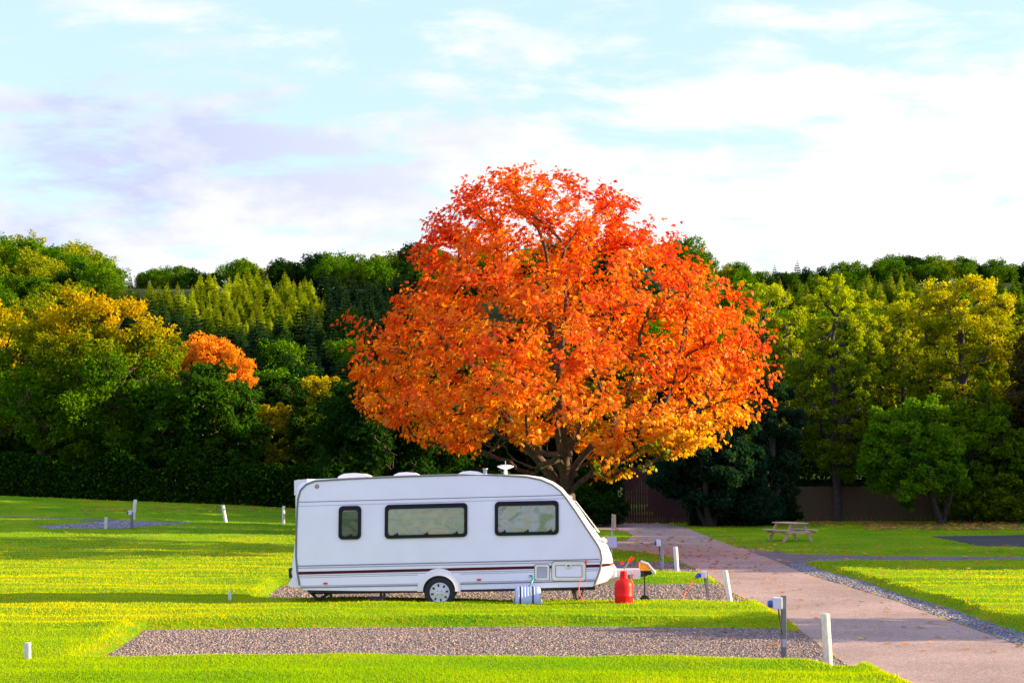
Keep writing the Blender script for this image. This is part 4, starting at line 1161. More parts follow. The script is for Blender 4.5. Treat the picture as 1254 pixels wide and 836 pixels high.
mb.build('pane', M['blind_dark'], fw, CV)
# moulded lip at the top and foot of the front window, grab handle
MB().tube([(c2(699.5, 608.5)[0], YC + 0.1, c2(699.5, 608.5)[1]), (c2(699.5, 608.5)[0], YC + WID - 0.1, c2(699.5, 608.5)[1])], 0.035, 8).build('front_moulding', M['white_moulding'], van, CV, smooth=True)
MB().tube([(c2(738, 658)[0], YC + 0.06, c2(738, 659)[1]), (c2(741.5, 662)[0], YC + 0.1, c2(741.5, 662.5)[1]), (c2(741.5, 662)[0], YC + 0.55, c2(741.5, 662.5)[1])], 0.04, 8).build('grab_handle', M['white_moulding'], van, CV, smooth=True)
MB().tube([(c2(750, 692)[0], YC + 0.16, c2(750, 690)[1]), (c2(755, 700)[0], YC + 0.2, c2(755, 697)[1]), (c2(754, 706)[0], YC + 0.16, c2(753, 706)[1])], 0.022, 8).build('grab_handle', M['white_moulding'], van, CV, smooth=True)
# rear top spoiler and rear bumper light
MB().prism_y([c2(360, 588), c2(376, 586.2), c2(376, 589), c2(366, 597), c2(362, 606), c2(360, 606)], YC + 0.03, YC + WID - 0.03).build('rear_moulding', M['white_moulding'], van, CV, bevel=0.01)
MB().prism_y([c2(352.5, 696), c2(357, 695), c2(357, 709), c2(353, 707.5)], YC + 0.08, YC + 0.30).build('rear_light', M['chassis'], van, CV, bevel=0.008)
MB().prism_y([c2(358, 706), c2(366, 709), c2(369, 719), c2(356, 718.5), c2(352.5, 715)], YC + 0.01, YC + WID - 0.01).build('bumper', M['white_moulding'], van, CV, bevel=0.015)
# round marker light, reflectors
def disc(name, u, v, r, mat, parent=van, d=0.02, rr=None):
    x, z = c2(u, v); Mx = Matrix.Translation((x, YC + 0.002, z)) @ Matrix.Rotation(R(90), 4, 'X')
    return MB().lathe([(r, 0), (r, d * 0.7), (r * 0.7, d), (0.001, d)], 16, Mx).build(name, mat, parent, CV, smooth=True)
lt = disc('side_light', 388.2, 595.2, 0.042, M['grey_trim']); disc('lens', 388.2, 595.2, 0.024, M['amber'], lt, 0.03)
for u, v in ((398.6, 713.9), (586.6, 709.3)):
    x, z = c2(u, v); MB().box((x, YC - 0.006, z), (0.085, 0.02, 0.036)).build('reflector', M['reflector'], van, CV, bevel=0.003)
x, z = c2(717.6, 687.4); MB().box((x, YC - 0.016, z), (0.026, 0.03, 0.08)).build('marker_light', M['reflector'], van, CV, bevel=0.005)
# hatches
def hatch(name, u0, v0, u1, v1, w, mat, inner, rad=0.04):
    x0, z1 = c2(u0, v0); x1, z0 = c2(u1, v1)
    h = MB().ring_y(rrect(x0, z0, x1, z1, rad), rrect(x0 + w, z0 + w, x1 - w, z1 - w, max(0.008, rad - w * 0.5)), YC - 0.018, YC + 0.003).build(name, mat, van, CV, bevel=0.004, smooth=True)
    MB().prism_y(rrect(x0 - 0.012, z0 - 0.012, x1 + 0.012, z1 + 0.012, rad), YC - 0.0055, YC + 0.002).build('seal', M['grey_trim'], h, CV) if inner else MB().ring_y(rrect(x0 - 0.012, z0 - 0.012, x1 + 0.012, z1 + 0.012, rad), rrect(x0 + w + 0.012, z0 + w + 0.012, x1 - w - 0.012, z1 - w - 0.012, 0.02), YC - 0.0075, YC + 0.002).build('seal', M['grey_trim'], h, CV)
    if inner:
        MB().prism_y(rrect(x0 + w + 0.006, z0 + w + 0.006, x1 - w - 0.006, z1 - w - 0.006, 0.012), YC - 0.010, YC + 0.002).build('door', inner, h, CV, bevel=0.003)
    return h
hh = hatch('service_hatch', 655, 691, 672.5, 709.7, 0.038, M['cream'], M['light_grey'])
lk = hatch('locker_frame', 676, 687.4, 717, 710.4, 0.062, M['cream'], None, 0.06)
x, z = c2(696, 692.6); MB().box((x, YC - 0.022, z), (0.12, 0.02, 0.07)).build('latch', M['cream'], lk, CV, bevel=0.006)
MB().box((x, YC - 0.034, z + 0.008), (0.05, 0.01, 0.025)).build('keyhole', M['black'], lk, CV)
# water inlet with teal hose
x, z = c2(648.5, 704); ib = MB().box((x, YC - 0.02, z), (0.06, 0.045, 0.06)).build('water_inlet', M['white_moulding'], van, CV, bevel=0.008)
hz = empty('water_hose', (x, YC - 0.2, z - 0.3), 'short teal hose from the caravan wall to the pale blue water barrel', 'hose')
pts = [(x + 0.01, YC - 0.04, z), (x + 0.05, YC - 0.10, z - 0.01), (x + 0.055, YC - 0.17, z - 0.08), (x + 0.03, YC - 0.22, z - 0.15), (x - 0.03, YC - 0.25, z - 0.215), (x - 0.07, YC - 0.26, z - 0.235)]
MB().tube(pts, 0.019, 8).build('hose', M['hose'], hz, hz.location, smooth=True)
MB().tube([(x - 0.11, YC - 0.26, z - 0.225), (x - 0.04, YC - 0.255, z - 0.24), (x - 0.02, YC - 0.25, z - 0.26)], 0.032, 8).build('cap', M['black'], hz, hz.location, smooth=True)
# wheel, arch
wx, wz = c2(538.5, 725.2)
arch = []
for k_ in range(25):
    a = R(-3 + 186 * k_ / 24); arch.append(a)
mb = MB()
ax_, az_ = c2(537.8, 722.5)
outer = [(ax_ + 0.425 * math.cos(a), az_ + 0.425 * math.sin(a)) for a in arch]; inner = [(ax_ + 0.315 * math.cos(a), az_ + 0.290 * math.sin(a)) for a in arch]
vs = [[mb.bm.verts.new((p[0], yy, p[1])) for p in lp] for lp, yy in ((outer, YC + 0.003), (outer, YC - 0.035), (inner, YC - 0.055), (inner, YC + 0.003))]
for i in range(24):
    for a in range(3): mb.bm.faces.new((vs[a][i], vs[a][i + 1], vs[a + 1][i + 1], vs[a + 1][i]))
mb.build('wheel_arch', M['white_moulding'], van, CV, smooth=True)
MB().prism_y([(p[0], p[1]) for p in inner] + [(ax_ - 0.31, az_ - 0.03), (ax_ + 0.31, az_ - 0.03)][:0], YC - 0.004, YC + 0.25).build('wheel_well', M['black'], van, CV)
def wheel(cx, cy, cz, r=0.305, side=-1, origin=CV, parent=van):
    Mx = Matrix.Translation((cx, cy, cz)) @ Matrix.Rotation(R(90), 4, 'X')
    w = MB().lathe([(r * 0.60, 0.0), (r * 0.66, 0.012), (r * 0.80, 0.018), (r * 0.94, 0.010), (r, -0.02), (r, -0.15), (r * 0.9, -0.18), (r * 0.6, -0.18)], 40, Mx).build('wheel', M['tyre'], parent, origin, smooth=True)
    rim = MB()
    rim.lathe([(r * 0.61, 0.004), (r * 0.64, 0.010), (r * 0.60, 0.020), (r * 0.52, 0.016), (r * 0.30, 0.026), (r * 0.12, 0.032), (0.001, 0.032)], 32, Mx)
    rim.build('hubcap', M['hub'], w, origin, smooth=True)
    h = MB()
    for k_ in range(8):
        a = R(45 * k_ + 10); p = Vector((cx + 0.47 * r * math.cos(a), cy - 0.020, cz + 0.47 * r * math.sin(a)))
        h.box(p, (0.030, 0.014, 0.052), Matrix.Rotation(-(a - R(90)), 3, 'Y'))
    for k_ in range(4):
        a = R(90 * k_ + 45); p = Vector((cx + 0.17 * r * math.cos(a), cy - 0.031, cz + 0.17 * r * math.sin(a)))
        h.box(p, (0.016, 0.006, 0.016))
    h.build('hub_holes', M['black'], w, origin)
wheel(wx, YC - 0.012, wz)
Mx = Matrix.Translation((wx, YC + WID - 0.04, wz)) @ Matrix.Rotation(R(90), 4, 'X')
MB().lathe([(0.18, 0), (0.28, 0.01), (0.305, -0.02), (0.305, -0.15), (0.18, -0.16)], 32, Mx).build('wheel', M['tyre'], van, CV, smooth=True)
# chassis rails, axle, corner steadies
mb = MB()
for yy in (YC + 0.35, YC + WID - 0.35):
    a0 = c2(380, 725); a1 = c2(730, 719.5); mb.bar((a0[0], yy, a0[1]), (a1[0], yy, a1[1]), 0.05, 0.12)
mb.bar((wx, YC + 0.1, wz), (wx, YC + WID - 0.1, wz), 0.08, 0.08)
mb.build('chassis', M['chassis'], van, CV)
fl = MB(); q = [c2(376, 723.2), c2(600, 722.2), c2(722, 718.3), c2(722, 719.8), c2(600, 724), c2(376, 725)]
fl.prism_y(q, YC + 0.02, YC + WID - 0.02).build('floor_panel', M['chassis'], van, CV)
def steady(u0, u1, uf, vt, y):
    zf = 0.02; mb = MB(); p0 = c2(u0, vt); p1 = c2(u1, vt); pf = c2(uf, 744)
    mb.tube([(p0[0], y, p0[1]), (pf[0], y, zf + 0.01)], 0.022, 6); mb.tube([(p1[0], y, p1[1]), (pf[0], y, zf + 0.16)], 0.020, 6)
    mb.box((pf[0], y, zf + 0.01), (0.16, 0.12, 0.02)); mb.build('corner_steady', M['chassis'], van, CV)
for y in (YC + 0.25, YC + WID - 0.25):
    steady(702, 717, 710, 719, y); 
mb = MB()
for y in (YC + 0.25, YC + WID - 0.25):
    a0 = c2(375, 723); a1 = c2(389, 733); a2 = c2(405, 724)
    mb = MB(); mb.tube([(a0[0], y, a0[1]), (a1[0], y, a1[1] - 0.05), (a1[0] + 0.05, y, 0.03)], 0.03, 6); mb.tube([(a2[0], y, a2[1]), (a1[0], y, a1[1] - 0.03)], 0.035, 6)
    mb.box((a1[0] + 0.05, y, 0.02), (0.16, 0.12, 0.02)); mb.build('corner_steady', M['chassis'], van, CV)
# dark pipework / mover under the floor
mb = MB()
pp = lambda u, v, y=YC + 0.12: (c2(u, v)[0], y, c2(u, v)[1])
mb.tube([pp(466, 733), pp(466, 726), pp(468, 721.5), pp(470, 724), pp(470, 733)], 0.028, 8)
mb.tube([pp(470, 726), pp(473, 722), pp(478, 721.5), pp(482, 725)], 0.028, 8)
mb.box((c2(460, 734)[0], YC + 0.15, c2(460, 734)[1]), (0.35, 0.16, 0.10)); mb.build('mover_motor', M['chassis'], van, CV, smooth=True)
# rooflights, flue, aerial
def roof_obj(u0, u1, vt, vb, name='rooflight', yy=0.5):
    x0, z0 = c2(u0, vb); x1, z1 = c2(u1, vt); w_ = x1 - x0
    mb = MB(); prof = [(x0, z0 - 0.05), (x0, z0 + 0.02), (x0 + 0.05 * w_, z0 + (z1 - z0) * 0.45), (x0 + 0.2 * w_, z0 + (z1 - z0) * 0.85), (x0 + 0.5 * w_, z1), (x0 + 0.8 * w_, z0 + (z1 - z0) * 0.85), (x0 + 0.95 * w_, z0 + (z1 - z0) * 0.5), (x1, z0 + 0.02), (x1, z0 - 0.05)]
    mb.prism_y(prof, YC + yy, YC + yy + min(0.8, w_ * 1.1)); return mb.build(name, M['white_moulding'], van, CV, bevel=0.012, smooth=True)
roof_obj(410, 449.5, 578.6, 584.8); roof_obj(479.3, 511, 577.4, 583.0); roof_obj(559.3, 590.5, 576.0, 581.6)
x, z = c2(593.5, 581); fl = MB().lathe([(0.04, -0.05), (0.04, 0.10), (0.055, 0.115), (0.055, 0.13), (0.001, 0.132)], 14, Matrix.Translation((x, YC + 0.5, z))).build('flue', M['galv'], van, CV, smooth=True)
x, z = c2(618.8, 581); ae = MB().lathe([(0.05, -0.03), (0.035, 0.02), (0.03, 0.11), (0.10, 0.13), (0.165, 0.16), (0.16, 0.18), (0.07, 0.20), (0.001, 0.205)], 20, Matrix.Translation((x, YC + 0.6, z))).build('aerial', M['white_moulding'], van, CV, smooth=True)
MB().tube([(x, YC + 0.6, z + 0.2), (x, YC + 0.6, z + 0.28)], 0.008, 6).build('aerial_tip', M['light_grey'], ae, CV)
# drawbar: fairing board, hitch with orange cover, jockey wheel, brake handle
mb = MB()
mb.prism_y([c2(747, 701), c2(789, 700.3), c2(789, 711.7), c2(747, 713)], YC + 0.85, YC + 1.35)
fairing = mb.build('drawbar_fairing', M['sign'], van, CV, bevel=0.02, smooth=True)
mb = MB(); mb.bar((c2(735, 717)[0], YC + 0.4, c2(735, 716)[1]), (c2(798, 706)[0], YC + 1.08, c2(798, 706)[1]), 0.05, 0.09)
mb.bar((c2(735, 717)[0], YC + 1.8, c2(735, 716)[1]), (c2(798, 706)[0], YC + 1.12, c2(798, 706)[1]), 0.05, 0.09); mb.build('drawbar', M['chassis'], van, CV)
hi = MB(); hi.prism_y([c2(789, 702.5), c2(803, 702.5), c2(805.5, 705), c2(803, 708), c2(789, 707.5)], YC + 1.02, YC + 1.18); hit = hi.build('hitch', M['black'], van, CV, bevel=0.01)
MB().prism_y([c2(789, 692.5), c2(793, 691), c2(799.5, 694.2), c2(801, 702.4), c2(789, 702.4)], YC + 1.0, YC + 1.2).build('hitch_cover', M['amber'], hit, CV, bevel=0.012)
mb = MB(); mb.tube([(c2(790, 690.5)[0], YC + 1.0, c2(790, 690.5)[1]), (c2(799, 693.5)[0], YC + 0.98, c2(799, 693.5)[1]), (c2(806, 702)[0], YC + 1.0, c2(806, 702)[1])], 0.026, 8)
mb.lathe([(0.001, -0.045), (0.035, -0.03), (0.045, 0), (0.035, 0.03), (0.001, 0.045)], 12, Matrix.Translation((c2(807, 703.8)[0], YC + 1.0, c2(807, 703.8)[1])), caps=False)
mb.build('hitch_handle', M['light_grey'], hit, CV, smooth=True)
mb = MB(); jx = c2(795.8, 709)[0]; mb.tube([(jx, YC + 1.1, c2(795, 706)[1]), (jx, YC + 1.1, 0.18)], 0.022, 8); jw = mb.build('jockey_wheel', M['chassis'], van, CV)
MB().lathe([(0.03, 0.03), (0.09, 0.03), (0.10, 0.0), (0.09, -0.03), (0.03, -0.03)], 20, Matrix.Translation((jx, YC + 1.1, 0.11)) @ Matrix.Rotation(R(90), 4, 'X')).build('tyre', M['tyre'], jw, CV, smooth=True)
mb = MB(); mb.tube([(c2(768, 700)[0], YC + 0.84, c2(768, 700)[1]), (c2(774.5, 691)[0], YC + 0.84, c2(774.5, 691)[1])], 0.014, 8); bh = mb.build('handbrake', M['grey_trim'], van, CV)
MB().tube([(c2(774, 691.5)[0], YC + 0.84, c2(774, 691.5)[1]), (c2(779.3, 684.2)[0], YC + 0.84, c2(779.3, 684.2)[1])], [0.02, 0.032], 8).build('grip', M['red'], bh, CV, smooth=True)
MB().lathe([(0.001, -0.035), (0.03, -0.02), (0.035, 0), (0.03, 0.02), (0.001, 0.035)], 10, Matrix.Translation((c2(766, 692)[0], YC + 0.84, c2(766, 692)[1])), caps=False).build('breakaway_knob', M['red'], van, CV, smooth=True)
MB().tube([(c2(782, 700)[0], YC + 0.8, c2(782, 700)[1]), (c2(781, 706)[0], YC + 0.79, c2(779, 706)[1]), (c2(777, 712)[0], YC + 0.8, c2(775, 712)[1]), (c2(781, 722)[0], YC + 0.8, c2(781, 722)[1])], 0.009, 6).build('breakaway_cable', M['orange_cable'], van, CV)

# things around the caravan
# red gas bottle
gb_y = 27.55; gx_, _ = c2(764, 735, gb_y); 
gb = empty('gas_bottle', (gx_, gb_y, 0.0), 'red gas bottle standing on gravel by the caravan drawbar', 'gas bottle')
MB().lathe([(0.150, 0.0), (0.158, 0.02), (0.158, 0.05), (0.175, 0.06), (0.178, 0.09), (0.178, 0.26), (0.180, 0.265), (0.178, 0.27), (0.178, 0.41), (0.172, 0.45), (0.150, 0.49), (0.11, 0.52), (0.06, 0.535), (0.001, 0.54)], 36).build('body', M['red'], gb, smooth=True)
gb.scale = (1, 1, 1.22)
mb = MB()
for a0, a1 in ((-150, 30), (60, 200)):
    po = []; 
    for k_ in range(11):
        a = R(a0 + (a1 - a0) * k_ / 10); po.append(a)
    ring = [[mb.bm.verts.new((r_ * math.cos(a), r_ * math.sin(a), z_)) for a in po] for r_, z_ in ((0.075, 0.525), (0.066, 0.645), (0.061, 0.645), (0.070, 0.525))]
    for i in range(10):
        for j in range(4): mb.bm.faces.new((ring[j][i], ring[j][i + 1], ring[(j + 1) % 4][i + 1], ring[(j + 1) % 4][i]))
    for i in (0, 10): mb.bm.faces.new([ring[j][i] for j in range(4)])
mb.build('collar', M['red'], gb, smooth=True)
vmb = MB(); vmb.lathe([(0.02, 0.53), (0.02, 0.60), (0.03, 0.61), (0.03, 0.625), (0.001, 0.63)], 12); vmb.box((0.03, -0.03, 0.59), (0.05, 0.04, 0.04)); vmb.build('valve', M['galv'], gb, smooth=True)
# gas tube and mains cable
def cable(name, label, pts, r, mat, cat='cable'):
    pts = [Vector(p) for p in pts]; sm = []
    for i in range(len(pts) - 1):
        p0 = pts[max(0, i - 1)]; p1 = pts[i]; p2 = pts[i + 1]; p3 = pts[min(len(pts) - 1, i + 2)]
        for k_ in range(5):
            t = k_ / 5
            sm.append(0.5 * ((2 * p1) + (p2 - p0) * t + (2 * p0 - 5 * p1 + 4 * p2 - p3) * t * t + (3 * p1 - p0 - 3 * p2 + p3) * t ** 3))
    sm.append(pts[-1])
    o = MB().tube(sm, r, 6).build(name, mat, None, (0, 0, 0), smooth=True)
    return tag(o, label, cat)
q = lambda u, v, y: (c2(u, v, y)[0], y, c2(u, v, y)[1])
x_, z_ = c2(710.8, 708.5)
cable('orange_cable', 'orange cable dropping from the caravan locker to the gravel', [(x_, YC - 0.02, z_), q(709.5, 716, YC - 0.05), q(709, 725, YC - 0.12), q(712, 731, YC - 0.2), (c2(719, 735)[0], 27.8, 0.03), (c2(735, 735)[0], 27.7, 0.035), (c2(752, 735)[0], 27.6, 0.03)], 0.010, M['orange_cable'])
# red bag crumpled on the gravel
bg_x = c2(744.5, 735, 27.6)[0]
mb = MB(); bmesh.ops.create_icosphere(mb.bm, subdivisions=3, radius=1.0)
rr_ = random.Random(4)
for v_ in mb.bm.verts:
    nn = 0.75 + 0.25 * math.sin(7 * v_.co.x + 3 * v_.co.z) * math.sin(5 * v_.co.y + 6 * v_.co.z) + rr_.uniform(-0.12, 0.12)
    pk = 1.2 if v_.co.x > 0.1 else 0.55
    v_.co = Vector((v_.co.x * 0.14 * nn, v_.co.y * 0.09 * nn, max(0, (v_.co.z * 0.5 + 0.42)) * 0.27 * pk * nn))
bag = mb.build('bag', M['orange_cable'], None, (0, 0, 0)); bag.location = (bg_x, 27.62, 0.0)
tag(bag, 'small crumpled orange red bag on gravel beside the gas bottle', 'bag')
# pale blue water barrel lying on its side under the inlet
bx0, bz0 = c2(630.5, 735, 27.75); bx1, _ = c2(662, 735, 27.75)
wb = empty('water_barrel', ((bx0 + bx1) / 2, 27.75, 0.0), 'pale blue water barrel lying under the caravan side', 'water barrel')
Lb = bx1 - bx0; rb = 0.24
Mx = Matrix.Translation((-Lb / 2, 0, rb)) @ Matrix.Rotation(R(90), 4, 'Y')
prof = [(rb * 0.80, 0.0), (rb * 0.96, 0.02), (rb, 0.05)]
for f0 in (0.2, 0.32, 0.45, 0.55, 0.68, 0.8):
    prof += [(rb, Lb * f0 - 0.02), (rb * 0.965, Lb * f0 - 0.01), (rb * 0.965, Lb * f0 + 0.01), (rb, Lb * f0 + 0.02)]
prof += [(rb, Lb - 0.05), (rb * 0.96, Lb - 0.02), (rb * 0.80, Lb)]
MB().lathe(prof, 32, Mx).build('drum', M['barrel'], wb, smooth=True)
for f0 in (0.21, 0.70):
    MB().lathe([(rb * 1.015, Lb * f0 - 0.014), (rb * 1.015, Lb * f0 + 0.014)], 32, Mx, caps=False).build('band', M['black'], wb, smooth=True)
MB().lathe([(0.05, -0.02), (0.05, 0.0), (0.001, 0.0)], 14, Matrix.Translation((-Lb / 2 - 0.0, 0, rb)) @ Matrix.Rotation(R(-90), 4, 'Y')).build('cap', M['black'], wb, smooth=True)
MB().tube([(-Lb / 2 - 0.015, -0.02, rb), (-Lb / 2 - 0.03, -0.1, 0.12), (-Lb / 2 - 0.02, -0.24, 0.05), (Lb / 2 + 0.02, -0.24, 0.05), (Lb / 2 + 0.03, -0.1, 0.12), (Lb / 2 + 0.015, -0.02, rb)], 0.012, 6).build('handle', M['light_grey'], wb, smooth=True)

# ------------------------------------------------------------------ posts
def lawnz(x, y): return float(lawn_z(np.array([x]), np.array([y]))[0])
def surf(x, y):
    sdv = float(sdist(np.array([x]), np.array([y]))[0])
    return lawnz(x, y) if sdv > 0 else float(base_z(x, y))
def bottom(u, v):
    p = G(u, v, 0.0)
    for _ in range(6):
        z = surf(p.x, p.y); dz = z - float(base_z(p.x, p.y)); p = G(u, v, dz)
    return Vector((p.x, p.y, surf(p.x, p.y)))
def bollard(ut, vt, ub, vb, wpx, label, rnd=True, group='white timber marker posts'):
    b = bottom(ub, vb); k = F / b.y; t = P(ut, vt, b.y) - b; r = wpx / k / 2
    mb = MB()
    d = t.normalized(); q = d.to_track_quat('Z', 'Y').to_matrix().to_4x4(); L = t.length
    if rnd: mb.lathe([(r, -0.15), (r, L - r * 0.35), (r * 0.8, L - 0.05 * r), (r * 0.3, L), (0.001, L)], 16, q)
    else:
        mb.box((0, 0, 0), (1, 1, 1)); 
        for v_ in mb.bm.verts: v_.co = q.to_3x3() @ Vector((v_.co.x * 2 * r, v_.co.y * 2 * r, (v_.co.z + 0.5) * (L + 0.15) - 0.15))
    o = mb.build('marker_post', M['post_cream'] if wpx > 10 else M['post_white'], None, smooth=rnd, bevel=0 if rnd else min(0.012, r * 0.3)); o.location = b
    return tag(o, label, 'post', group)
bollard(1010.5, 750.4, 1014.5, 816, 10.8, 'weathered pale wooden marker post nearest the camera beside the drive')
bollard(887.7, 698, 893.8, 736, 6.8, 'leaning pale wooden post at the right end of the caravan pitch')
bollard(827, 669, 829, 699.5, 5.6, 'pale wooden post beside the drive behind the caravan pitch')
bollard(33.8, 786, 33.8, 806, 6.6, 'short white post on the bright lawn near the bottom left corner', False)
bollard(281.7, 722.5, 281.7, 734, 3.4, 'tiny white peg post on the lawn left of the caravan', False)
bollard(130, 633, 129.8, 647, 3.4, 'short white post at the near edge of the distant grey gravel pitch', False)
bollard(272.8, 617.7, 276.5, 639, 4.2, 'leaning white post on the shaded far lawn midway between pitch and caravan')
bollard(347.2, 619.4, 347.2, 642, 3.6, 'upright white post on the far lawn just left of the caravan')
bollard(165.8, 611.5, 163.5, 635, 4.3, 'tall leaning white post behind the electric hookup on the distant pitch')

def hookup(ut, vt, ub, vb, wpx, box, plug_left, mat, label, band=False, cablebk=True):
    b = bottom(ub, vb); k = F / b.y; top = P(ut, vt, b.y) - b; w = wpx / k
    t = empty('hookup_post', b, label, 'hookup post', 'electric hookup posts')
    mb = MB(); d = top.normalized(); q = d.to_track_quat('Z', 'Y').to_matrix(); L = top.length
    mb.box((0, 0, 0), (1, 1, 1))
    for v_ in mb.bm.verts: v_.co = q @ Vector((v_.co.x * w, v_.co.y * w, (v_.co.z + 0.5) * (L + 0.1) - 0.1))
    mb.build('post', M[mat], t, bevel=w * 0.12)
    (u0, v0, u1, v1) = box
    p0 = P(u0, v1, b.y) - b; p1 = P(u1, v0, b.y) - b
    cx = (p0.x + p1.x) / 2; cz = (p0.z + p1.z) / 2; bw = p1.x - p0.x; bh = p1.z - p0.z
    bx_ = MB().box((cx, -w * 0.3, cz), (bw, bw * 0.9, bh)).build('socket_box', M['box'], t, bevel=bw * 0.1)
    so = MB().lathe([(bh * 0.30, 0), (bh * 0.33, bw * 0.25), (bh * 0.25, bw * 0.45), (0.001, bw * 0.45)], 16, Matrix.Translation((cx - bw / 2, -w * 0.3, cz - bh * 0.08)) @ Matrix.Rotation(R(-90), 4, 'Y'))
    so.build('socket', M['blue'], bx_, smooth=True)
    if cablebk:
        MB().tube([(cx + bw * 0.15, -w * 0.3, cz - bh * 0.5), (cx + bw * 0.2, -w * 0.5, cz - bh * 1.2), (cx + bw * 0.42, -w * 0.7, cz - bh * 2.2), (cx + bw * 0.45 + w * 0.2, -w * 0.62, cz - bh * 2.6)], w * 0.18, 6).build('lead', M['black'], t, smooth=True)
    if band:
        MB().box((top.x * 0.28, top.y * 0.28, top.z * 0.28), (w * 1.06, w * 1.06, 0.11)).build('band', M['light_grey'], t)
    return b
b1 = hookup(959.5, 729.5, 960, 809, 4.8, (945.5, 730.5, 957, 745), True, 'darkgrey', 'grey hookup post with pale socket box nearest the camera beside the drive', True)
b2 = hookup(864.5, 700, 867, 736.5, 3.2, (858.3, 699.2, 864.6, 707.3), True, 'galv', 'leaning galvanised hookup post with orange cable by the caravan pitch')
b3 = hookup(810, 661.5, 810, 698.5, 3.4, (803.6, 660, 808.9, 668.2), True, 'galv', 'galvanised hookup post behind the caravan drawbar')
b4 = hookup(161.5, 627, 161.3, 647, 2.3, (157.6, 624.5, 162, 630), True, 'darkgrey', 'small distant hookup post on the grey gravel pitch at left', cablebk=False)
# blue plug with orange cable on the caravan's hookup post
pg = P(855, 704, b2.y)
mb = MB(); mb.tube([(pg.x + 0.03, b2.y - 0.02, pg.z + 0.02), (pg.x - 0.05, b2.y - 0.04, pg.z - 0.04)], [0.05, 0.035], 10)
tag(mb.build('power_plug', M['blue'], None, smooth=True), 'blue plug pushed into the hookup box beside the caravan pitch', 'plug')
cable('orange_cable', 'orange mains cable hanging from the hookup post down to the gravel', [(pg.x - 0.05, b2.y - 0.04, pg.z - 0.05), q(849, 711, b2.y - 0.05), q(845, 718, b2.y - 0.1), q(839, 726, b2.y - 0.15), (q(832, 732, 28.1)[0], 28.1, 0.05), (q(820, 735, 28.2)[0], 28.2, 0.03), (q(790, 735, 28.6)[0], 28.6, 0.03)], 0.010, M['orange_cable'])

# sign post behind the nose
b = bottom(748.8, 680); k = F / b.y
t = empty('sign_post', b, 'thin white post with small square sign behind the caravan nose', 'sign')
tp = P(750, 629, b.y) - b
MB().tube([(0, 0, -0.1), tp], 0.9 / k, 8).build('pole', M['post_white'], t)
a0 = P(742.3, 670, b.y) - b; a1 = P(755, 657, b.y) - b
MB().box(((a0.x + a1.x) / 2, -0.05, (a0.z + a1.z) / 2), (a1.x - a0.x, 0.02, a1.z - a0.z)).build('board', M['sign'], t, bevel=0.004)
a0 = P(750.8, 647, b.y) - b; a1 = P(753.6, 629.8, b.y) - b
MB().box(((a0.x + a1.x) / 2, 0.0, (a0.z + a1.z) / 2), (a1.x - a0.x, 0.5, a1.z - a0.z)).build('side_board', M['table_wood'], t, bevel=0.004)

# ------------------------------------------------------------------ picnic table
b = bottom(968, 662); k = F / b.y
pt = empty('picnic_table', b, 'pale wooden picnic table with attached benches on the shaded right lawn', 'picnic table')
pt.rotation_euler = (0, 0, R(17))
H = 0.72; Lt = 1.75; W_ = 0.74
for i in range(5):
    xx = -W_ / 2 + (i + 0.5) * W_ / 5
    MB().box((xx, 0, H), (W_ / 5 - 0.012, Lt, 0.045)).build('top_plank', M['table_wood'], pt, bevel=0.005)
for sgn in (-1, 1):
    for j in (0, 1):
        MB().box((sgn * (0.60 + 0.145 * j), 0, 0.44), (0.135, Lt, 0.045)).build('bench_plank', M['table_wood'], pt, bevel=0.005)
for yy in (-0.62, 0.62):
    for sgn in (-1, 1):
        MB().bar((sgn * 0.27, yy, H - 0.03), (sgn * 0.62, yy, -0.02), 0.05, 0.11).build('leg', M['table_wood'], pt, bevel=0.005)
    MB().bar((-0.75, yy - 0.052, 0.37), (0.75, yy - 0.052, 0.37), 0.05, 0.11).build('cross_beam', M['table_wood'], pt, bevel=0.005)
    MB().bar((-0.33, yy - 0.052, H - 0.07), (0.33, yy - 0.052, H - 0.07), 0.05, 0.09).build('top_beam', M['table_wood'], pt, bevel=0.005)

# ------------------------------------------------------------------ board fences
def board_fence(label, A, B, h, mat, bw=0.14):
    A = Vector(A); B = Vector(B); d = B - A; L = d.length; s = d / L; t = empty('board_fence', A, label, 'fence')
    nrm = Vector((s.y, -s.x, 0)); nrm = nrm if nrm.y < 0 else -nrm
    rot = Matrix.Rotation(math.atan2(s.y, s.x), 3, 'Z'); nb = int(L / bw)
    rd = random.Random(3); mb = MB()
    for i in range(nb):
        p = A + s * (i + 0.5) * bw; hh = h + rd.uniform(-0.02, 0.02)
        mb.box(p + Vector((0, 0, hh / 2)) + nrm * (0.012 if i % 2 else 0), (bw * 0.93, 0.02, hh), rot)
    mb.build('boards', mat, t, A)
    for zz in (0.35, h * 0.55, h - 0.3):
        MB().bar(A + Vector((0, 0, zz)) - nrm * 0.035, B + Vector((0, 0, zz)) - nrm * 0.035, 0.04, 0.09).build('rail', mat, t, A)
    for i in range(int(L / 2.4) + 1):
        MB().box(A + s * min(L, i * 2.4) - nrm * 0.12 + Vector((0, 0, h / 2)), (0.1, 0.1, h + 0.08), rot).build('post', mat, t, A)
A = place(763, 77.5); B = place(850, 77.5)
board_fence('tall dark red brown board fence at the end of the drive', A, B, (638 - 574) * 77.5 / F, M['fence_red'])
A = place(850, 80); B = place(1340, 81)
board_fence('long brown board fence behind the picnic table and bushes', A, B, 1.95, M['fence_brown'])

